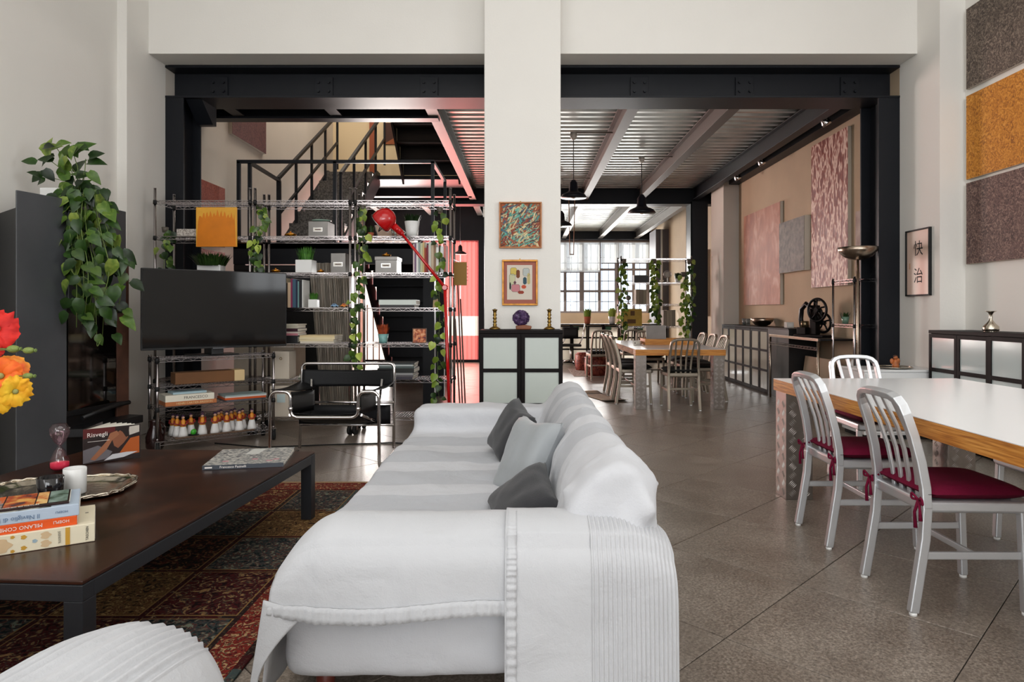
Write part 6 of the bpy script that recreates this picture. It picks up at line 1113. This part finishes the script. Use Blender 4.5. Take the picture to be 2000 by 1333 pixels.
# bench with steel frame and black cabinet
wb = thing('workbench', 'black topped steel framed workbench against the beige wall', 'bench', (3.55, 8.24, 0)); MB().box(-0.1, 0.33, -0.48, 0.5, 0.85, 0.872).build('worktop', STEEL2, wb, 0.003); MB().box(-0.145, -0.115, -0.52, 1.03, 0.845, 0.88).build('edge_rail', BS, wb, 0.003)
for x, y in ((-0.13, -0.5), (-0.13, 1.01), (0.31, -0.46), (0.31, 0.48)): MB().cyl((x, y, 0), (x, y, 0.85), 0.014, 10).build('leg', BS, wb)
inst('wire_rail', shelf_mesh(1.5, 0.05), wb, (-0.13, 0.255, 0.77), (0, 0, R(90)))
t = thing('black_cabinet', 'plain black cabinet at the end of the glass cabinets', 'cabinet', (3.68, 9.12, 0)); MB().box(-0.19, 0.215, -0.34, 0.42, 0, 0.95).build('body', STEEL2, t, 0.003); MB().box(-0.2, 0.215, -0.35, 0.43, 0.95, 0.965).build('top', BLACK, t, 0.002)
t = thing('leaning_board', 'plain beige board leaning under the workbench', 'board', (3.6, 8.28, 0)); MB().box(-0.012, 0.012, -0.4, 0.42, 0, 0.62).build('panel', mat('beige_panel', (196, 172, 146), 0.7), t, rot=(0, R(8), 0)); MB().box(0.0, 0.1, -0.03, 0.03, 0, 0.02).build('wedge', mat('beige_panel'), t)
IRON = mat('black_cast_iron', (20, 19, 20), 0.35, 0.6); mc = thing('hand_machine', 'antique black cast iron hand cranked machine on workbench', 'machine', (3.66, 8.36, 0.873), R(-66))
MB().box(-0.26, 0.2, -0.1, 0.1, 0, 0.03).box(-0.24, -0.1, -0.07, 0.07, 0.03, 0.12).build('base', IRON, mc, 0.006)
def wheel(c, R_, name):
    mb = MB().tube([(c[0] + R_ * math.cos(a * PI / 14), c[1], c[2] + R_ * math.sin(a * PI / 14)) for a in range(28)], 0.016, 8, True).cyl((c[0], c[1] - 0.03, c[2]), (c[0], c[1] + 0.03, c[2]), 0.03, 12)
    for k in range(5):
        a = k * 2 * PI / 5 + 0.3; mb.tube([(c[0], c[1], c[2]), (c[0] + R_ * 0.5 * math.cos(a + 0.15), c[1], c[2] + R_ * 0.5 * math.sin(a + 0.15)), (c[0] + R_ * math.cos(a), c[1], c[2] + R_ * math.sin(a))], 0.011, 6)
    mb.build(name, IRON, mc)
wheel((0.08, -0.06, 0.34), 0.14, 'flywheel'); wheel((0.06, 0.06, 0.18), 0.12, 'gear_wheel'); wheel((0.02, -0.02, 0.3), 0.09, 'gear_wheel')
MB().tube([(-0.2, 0, 0.1), (-0.235, 0, 0.22), (-0.22, 0, 0.35), (-0.15, 0, 0.42), (-0.06, 0, 0.36), (-0.02, 0, 0.28)], [0.035, 0.03, 0.03, 0.032, 0.03, 0.035], 10).build('swan_neck', IRON, mc); MB().box(-0.06, 0.04, -0.04, 0.04, 0.03, 0.4).build('column', IRON, mc, 0.008); MB().cyl((-0.01, 0, 0.4), (-0.01, 0, 0.46), 0.018, 10).bar((-0.08, 0, 0.455), (0.07, 0, 0.455), 0.012).build('top_crank', IRON, mc); MB().cyl((-0.17, 0, 0.12), (-0.17, 0, 0.2), 0.05, 14).build('barrel', mat('worn_brass', (120, 104, 80), 0.35, 0.9), mc)
t = thing('steel_bowl', 'polished steel bowl standing on the grey glass cabinets', 'bowl', (3.7, 10.35, 0.966)); MB().lathe([(0.06, 0), (0.11, 0.02), (0.16, 0.07), (0.175, 0.125), (0.17, 0.125), (0.15, 0.07), (0, 0.015)], 28).build('bowl_body', BS, t); MB().lathe([(0.055, 0), (0.06, 0.004), (0.05, 0.006)], 20).build('foot', BS, t)
t = thing('glass_cube', 'small clear glass cube block beside the iron machine', 'ornament', (3.68, 9.25, 0.966)); MB().box(-0.05, 0.05, -0.05, 0.05, 0, 0.08).build('cube_body', mat('clear_block', (220, 220, 214), 0.1, 0, 0.8), t, 0.006); MB().box(-0.03, 0.03, -0.052, -0.05, 0.02, 0.06).build('etched_mark', PORC, t)
for i, (y, lab) in enumerate(((11.2, 'clear tumbler on glass cabinet near the pilaster'), (11.0, 'second clear tumbler beside the steel bowl'))):
    t = thing('tumbler', lab, 'glass', (3.7, y, 0.966)); MB().lathe([(0.03, 0), (0.038, 0.11), (0.035, 0.11), (0.028, 0.01), (0, 0.01)], 14).build('glass_wall', mat('tumbler_glass', (220, 224, 220), 0.05, 0, 0.6, trans=0.8), t); MB().lathe([(0.0, 0.0), (0.03, 0.001), (0.0, 0.002)], 12).build('glass_base', PORC, t)
t = thing('watering_can', 'white watering can on the rack shelf behind the uplight', 'watering can', (3.68, 7.36, 0.456)); MB().lathe([(0.07, 0), (0.075, 0.16), (0.055, 0.2), (0.04, 0.21), (0.0, 0.2)], 18).build('can_body', PORC, t); MB().tube([(-0.05, -0.04, 0.04), (-0.12, -0.05, 0.15), (-0.14, -0.05, 0.24)], [0.02, 0.014, 0.018], 8).build('spout', PORC, t); MB().tube([(0.0, 0.05, 0.19), (0.0, 0.11, 0.2), (0.0, 0.12, 0.12), (0.0, 0.07, 0.08)], 0.009, 6).build('handle', PORC, t)
t = thing('plant_pot', 'green trailing plant in glass on the rack shelf', 'plant', (3.62, 7.5, 1.056)); MB().lathe([(0.03, 0), (0.045, 0.08), (0.04, 0.08), (0, 0.01)], 14).build('pot', mat('green_glass', (110, 140, 120), 0.15), t); grass_tuft(t, (0, 0, 0.06), 0.05, 0.08, 40, LEAFD, random.Random(2), 0.008)
# ================================================================== PENDANTS, CONDUITS, SPOTS
NAVY = mat('dark_enamel', (22, 24, 32), 0.3); INN = mat('white_enamel', (226, 222, 212), 0.4)
def pendant(label, x, y, zb, r, ztop=3.62):
    t = thing('pendant_lamp', label, 'lamp', (x, y, zb), 0, 'pendant lamps in the hall'); h = r * 0.75
    MB().lathe([(r, 0), (r, h * 0.12), (r * 0.86, h * 0.35), (r * 0.45, h * 0.6), (r * 0.36, h * 0.7), (r * 0.3, h * 1.5), (r * 0.12, h * 1.85), (0, h * 1.88)], 28).build('shade', NAVY, t); MB().lathe([(r * 0.98, 0.002), (r * 0.84, h * 0.3), (r * 0.42, h * 0.55), (0, h * 0.6)], 24).build('reflector', INN, t)
    MB().ball((0, 0, h * 0.2), r * 0.22, 12, 8).build('bulb', mat('frosted_bulb', (236, 226, 206), 0.3), t); MB().cyl((0, 0, h * 1.8), (0, 0, ztop - zb), 0.006, 6).build('cord', BLACK, t); MB().lathe([(0.02, ztop - zb - 0.1), (0.045, ztop - zb - 0.06), (0.045, ztop - zb), (0, ztop - zb)], 12).build('ceiling_rose', INN, t)
    for s in (0,): MB().bar((0, 0, ztop - zb), (0.55, 0, ztop - zb + 0.0), 0.018).build('conduit', mat('conduit', (130, 122, 112), 0.5, 0.5), t)
pendant('dark enamel pendant lamp beside the pillar edge', 0.66, 9.0, 2.735, 0.177); pendant('dark enamel pendant lamp over the far dining table', 1.83, 10.4, 2.73, 0.215); pendant('dark enamel pendant lamp half hidden by the pillar', 0.66, 12.1, 2.75, 0.2); pendant('small dark pendant lamp before the red sheets', -1.42, 14.6, 2.45, 0.15)
for (x, y, lab) in ((3.55, 7.84, 'chrome spot near the tall red canvas'), (3.55, 9.97, 'chrome ceiling spot over the workbench end'), (3.55, 11.1, 'chrome ceiling spot near the pilaster')):
    t = thing('ceiling_spot', lab if len(lab.split()) > 5 else lab + ' on ceiling', 'spotlight', (x, y, 3.44)); MB().cyl((0.0, 0, 0.2), (0, 0, 0.06), 0.01, 8).build('arm', CHROME2, t); MB().lathe([(0.05, -0.05), (0.055, -0.02), (0.04, 0.05), (0.015, 0.07), (0, 0.072)], 16).build('spot_head', CHROME2, t, rot=(0, R(-30), 0)); MB().ball((0, 0, -0.02), 0.03, 10, 6).build('bulb', INN, t)
t = thing('hanging_trapeze', 'thin wooden trapeze frame hanging before the far window', 'frame', (0.92, 13.0, 2.3)); WD = mat('trapeze_wood', (150, 112, 84), 0.6)
for x in (-0.06, 0.06): MB().tube([(x * 0.6, 0, 0.0), (x, 0, 1.15)], 0.008, 6).build('strut', WD, t)
MB().tube([(-0.045, 0, 0.01), (0.045, 0, 0.01)], 0.01, 6).build('bar', WD, t); MB().box(-0.08, 0.08, -0.02, 0.02, 1.13, 1.16).build('bracket', BLACK, t); MB().cyl((0, 0, 1.15), (0, 0, 1.42), 0.005, 5).build('cord', BLACK, t)
# ================================================================== FAR HALL
POUF = ramp_mat('tooled_red_leather', [(0.35, (88, 34, 30)), (0.5, (134, 58, 48)), (0.65, (176, 96, 74))], 22, 4, 0.45, distort=1, bump=0.3)
for (x, y, r_, h, lab) in ((1.33, 12.35, 0.215, 0.34, 'red leather pouf, larger one behind the lone chair'), (1.2, 13.45, 0.18, 0.34, 'red leather pouf, smaller one farther back')):
    t = thing('pouf', lab, 'pouf', (x, y, 0.009)); MB().lathe([(r_ * 0.9, 0), (r_, 0.04), (r_ * 1.04, h * 0.5), (r_, h - 0.04), (r_ * 0.85, h)], 28).build('drum', POUF, t); MB().lathe([(r_ * 0.86, h - 0.004), (r_ * 0.8, h + 0.016), (0, h + 0.02)], 24).build('top', POUF, t); MB().tube([(r_ * 0.98 * math.cos(a * PI / 20), r_ * 0.98 * math.sin(a * PI / 20), h - 0.02 + 0.012 * math.sin(a * 3)) for a in range(40)], 0.008, 5, True).build('scalloped_seam', POUF, t)
t = thing('grey_rug', 'grey woven rug under the leather poufs', 'rug', (1.35, 12.8, 0)); MB().box(-0.45, 0.5, -0.65, 0.9, 0.001, 0.008).build('weave', ramp_mat('grey_weave', [(0.4, (130, 124, 116)), (0.6, (178, 172, 164))], 30, 4, 0.95), t); MB().box(-0.45, 0.5, -0.66, -0.65, 0.001, 0.006).build('fringe', PAPER, t)
t = thing('floor_mat', 'small beige floor mat with dark stripes beyond the sofa', 'mat', (1.07, 9.25, 0), R(18)); MB().grid(lambda u, v: (-0.16 + 0.32 * u, -0.5 + 1.0 * v, 0.004 + 0.03 * max(0, v - 0.85) * 6 + 0.02 * max(0, 0.12 - v) * 8), 4, 20).build('weave', mat('beige_mat', (168, 150, 128), 0.95, var=(30, 0.15)), t).modifiers.new('s', 'SOLIDIFY').thickness = 0.004
for v0 in (-0.42, 0.32): MB().box(-0.16, 0.16, v0, v0 + 0.07, 0.004, 0.011).build('stripe', mat('mat_stripe', (60, 54, 50), 0.95), t)
def far_pot(label, x, lm_, n, h, pm): return pot_plant('potted_plant', label, (x, 15.6, 0.901), 'round', 0.17, 0.17, h, lm_, pm, n, 0.02)
far_pot('terracotta pot of lime leaves on the far cabinets', 1.47, LEAFY, 90, 0.22, TERRA); far_pot('sprawling lime plant on the far cabinets', 2.05, LEAFY, 130, 0.24, PORC)
t = thing('office_chair', 'chrome framed black office chair before the far cabinets', 'chair', (1.02, 14.7, 0)); MB().box(-0.22, 0.22, -0.2, 0.22, 0.42, 0.47).build('seat', BLACK, t, 0.015); MB().tube(fillet([(0.2, 0.2, 0.45), (0.28, 0.22, 0.6), (0.34, 0.24, 0.92)], 0.1), 0.016, 8).tube(fillet([(-0.2, 0.2, 0.45), (-0.1, 0.22, 0.6), (0.0, 0.24, 0.75)], 0.1), 0.016, 8).build('back_frame', CHROME2, t); MB().grid(lambda u, v: (-0.18 + 0.36 * u, 0.22, 0.58 + 0.26 * v), 6, 3).build('backrest', BLACK, t).modifiers.new('s', 'SOLIDIFY').thickness = 0.02
MB().cyl((0, 0, 0.08), (0, 0, 0.42), 0.025, 10).build('column', CHROME2, t)
for k in range(5):
    a = k * 2 * PI / 5; MB().tube([(0, 0, 0.12), (0.26 * math.cos(a), 0.26 * math.sin(a), 0.07)], 0.014, 6).build('leg', CHROME2, t); MB().ball((0.26 * math.cos(a), 0.26 * math.sin(a), 0.03), 0.03, 8, 6).build('caster', BLACK, t)
# things on the distant shelving (shelves at 1.74, 1.33, 0.91)
DX, DY = 2.49, 12.8
t = thing('yellow_crate', 'old yellow printed crate on the distant shelving', 'box', (2.05, DY - 0.05, 0.914)); MB().box(-0.2, 0.18, -0.12, 0.12, 0, 0.33).build('crate_body', mat('worn_yellow', (176, 142, 48), 0.6, var=(6, 0.2)), t, 0.006); MB().box(-0.04, 0.04, -0.123, -0.12, 0.2, 0.29).box(-0.1, 0.06, -0.123, -0.12, 0.05, 0.13).build('printed_mark', mat('crate_brown', (96, 66, 30), 0.7), t)
def farbooks(x, z, n, lab, w_=0.05, h=0.28):
    rn = random.Random(int(x * 100))
    for i in range(n):
        t = thing('binder', '%s %s' % (('first', 'second', 'third', 'fourth', 'fifth')[i], lab), 'binder', (x + i * (w_ + 0.003), DY - 0.1, z + 0.004)); c = rn.choice(((150, 136, 118), (172, 158, 140), (132, 118, 104))); hh = h * rn.uniform(0.93, 1); MB().box(-w_ / 2, w_ / 2, 0, 0.22, 0, hh).build('cover', mat('binder_%d' % c[0], c, 0.7), t, 0.002); MB().box(-w_ / 2 + 0.006, w_ / 2 - 0.006, 0.005, 0.222, hh * 0.03, hh * 0.97).build('pages', PAPER, t)
farbooks(2.16, 1.33, 3, 'grey brown binder on the shelf above the yellow crate', 0.065, 0.29); farbooks(2.68, 0.91, 4, 'brown binder on the distant shelving beside ivy', 0.055, 0.31)
t = thing('dark_box', 'dark grey box on the upper distant shelf', 'box', (2.23, DY - 0.02, 1.744)); MB().box(-0.14, 0.13, -0.1, 0.1, 0, 0.13).build('box_body', mat('slate_box', (70, 68, 72), 0.6), t, 0.004); MB().box(-0.145, 0.135, -0.105, 0.105, 0.13, 0.145).build('lid', mat('pale_lid', (176, 172, 168), 0.6), t, 0.003)
t = thing('desk_fan', 'small round desk fan on the upper distant shelf', 'fan', (2.74, DY - 0.05, 1.744)); MB().tube([(0.075 * math.cos(a * PI / 10), 0, 0.16 + 0.075 * math.sin(a * PI / 10)) for a in range(20)], 0.006, 6, True).build('guard', CHROME, t); MB().ball((0, 0, 0.16), (0.06, 0.015, 0.06), 14, 8).build('blades', mat('fan_grey', (168, 160, 152), 0.5), t); MB().cyl((0, 0, 0), (0, 0, 0.1), 0.012, 8).lathe([(0.05, 0), (0.05, 0.012), (0, 0.02)], 14).build('stand', PORC, t)
pot_plant('potted_plant', 'dark bushy plant beside the desk fan', (2.95, DY, 1.744), 'round', 0.12, 0.08, 0.13, LEAFD, n=160, wd=0.012)
t = thing('small_globe', 'small grey globe on stand beside the binders', 'ornament', (1.99, DY - 0.05, 1.334)); MB().ball((0, 0, 0.12), 0.05, 12, 8).build('globe', mat('globe_grey', (110, 108, 100), 0.5), t); MB().lathe([(0.04, 0), (0.03, 0.02), (0.01, 0.03), (0.012, 0.075), (0, 0.08)], 12).build('stand', CHROME, t)
IV2 = [leaf_mesh('leaf', 0.1, 0.085, LEAF, 0.3), leaf_mesh('leaf', 0.1, 0.09, LEAFY, 0.3)]
def far_ivy(label, pts, n, ms, seed):
    rn = random.Random(seed); base = Vector(pts[0]); t = thing('trailing_ivy', label, 'plant', base); MB().lathe([(0.04, -0.05), (0.055, 0.04), (0.05, 0.042)], 10).build('small_pot', mat('clear_pot'), t); vine(t, base, pts, n, ms, rn, 0.06, 0.7, 1.1, 0.003, (0, -1, 0.3))
far_ivy('pale ivy trailing down the outer post of the distant shelving', [(1.88, 12.62, 2.15), (1.86, 12.56, 1.9), (1.84, 12.56, 1.4), (1.86, 12.56, 0.95), (1.88, 12.56, 0.62)], 52, IV2, 21)
far_ivy('thick lime ivy hanging in the middle of the distant shelving', [(2.45, 12.62, 2.15), (2.46, 12.56, 1.8), (2.48, 12.56, 1.4), (2.45, 12.56, 0.98)], 70, [IV2[1], IV2[0]], 22)
far_ivy('lime ivy hanging beside the black column on distant shelving', [(3.02, 12.62, 1.9), (3.02, 12.56, 1.6), (3.03, 12.56, 1.2), (3.0, 12.56, 0.8), (3.04, 12.56, 0.62)], 48, [IV2[1]], 23)
far_ivy('dark ivy on the post closest to the black column', [(3.13, 12.62, 2.15), (3.14, 12.56, 1.8), (3.12, 12.56, 1.4), (3.14, 12.56, 0.9)], 44, [IV2[0]], 24)
t = thing('leaning_ladder', 'dark planks leaning on the shelving beside the red sheets', 'planks', (-0.78, 7.9, 0))
for i, x0 in enumerate((0.0, 0.035, -0.03)): MB().bar((x0 + 0.04, 0, 0.01 + i * 0.004), (x0 - 0.06, 0.4, 1.6 - i * 0.25), 0.016, 0.02).build('plank', mat('dark_plank', (96, 84, 76), 0.6), t)
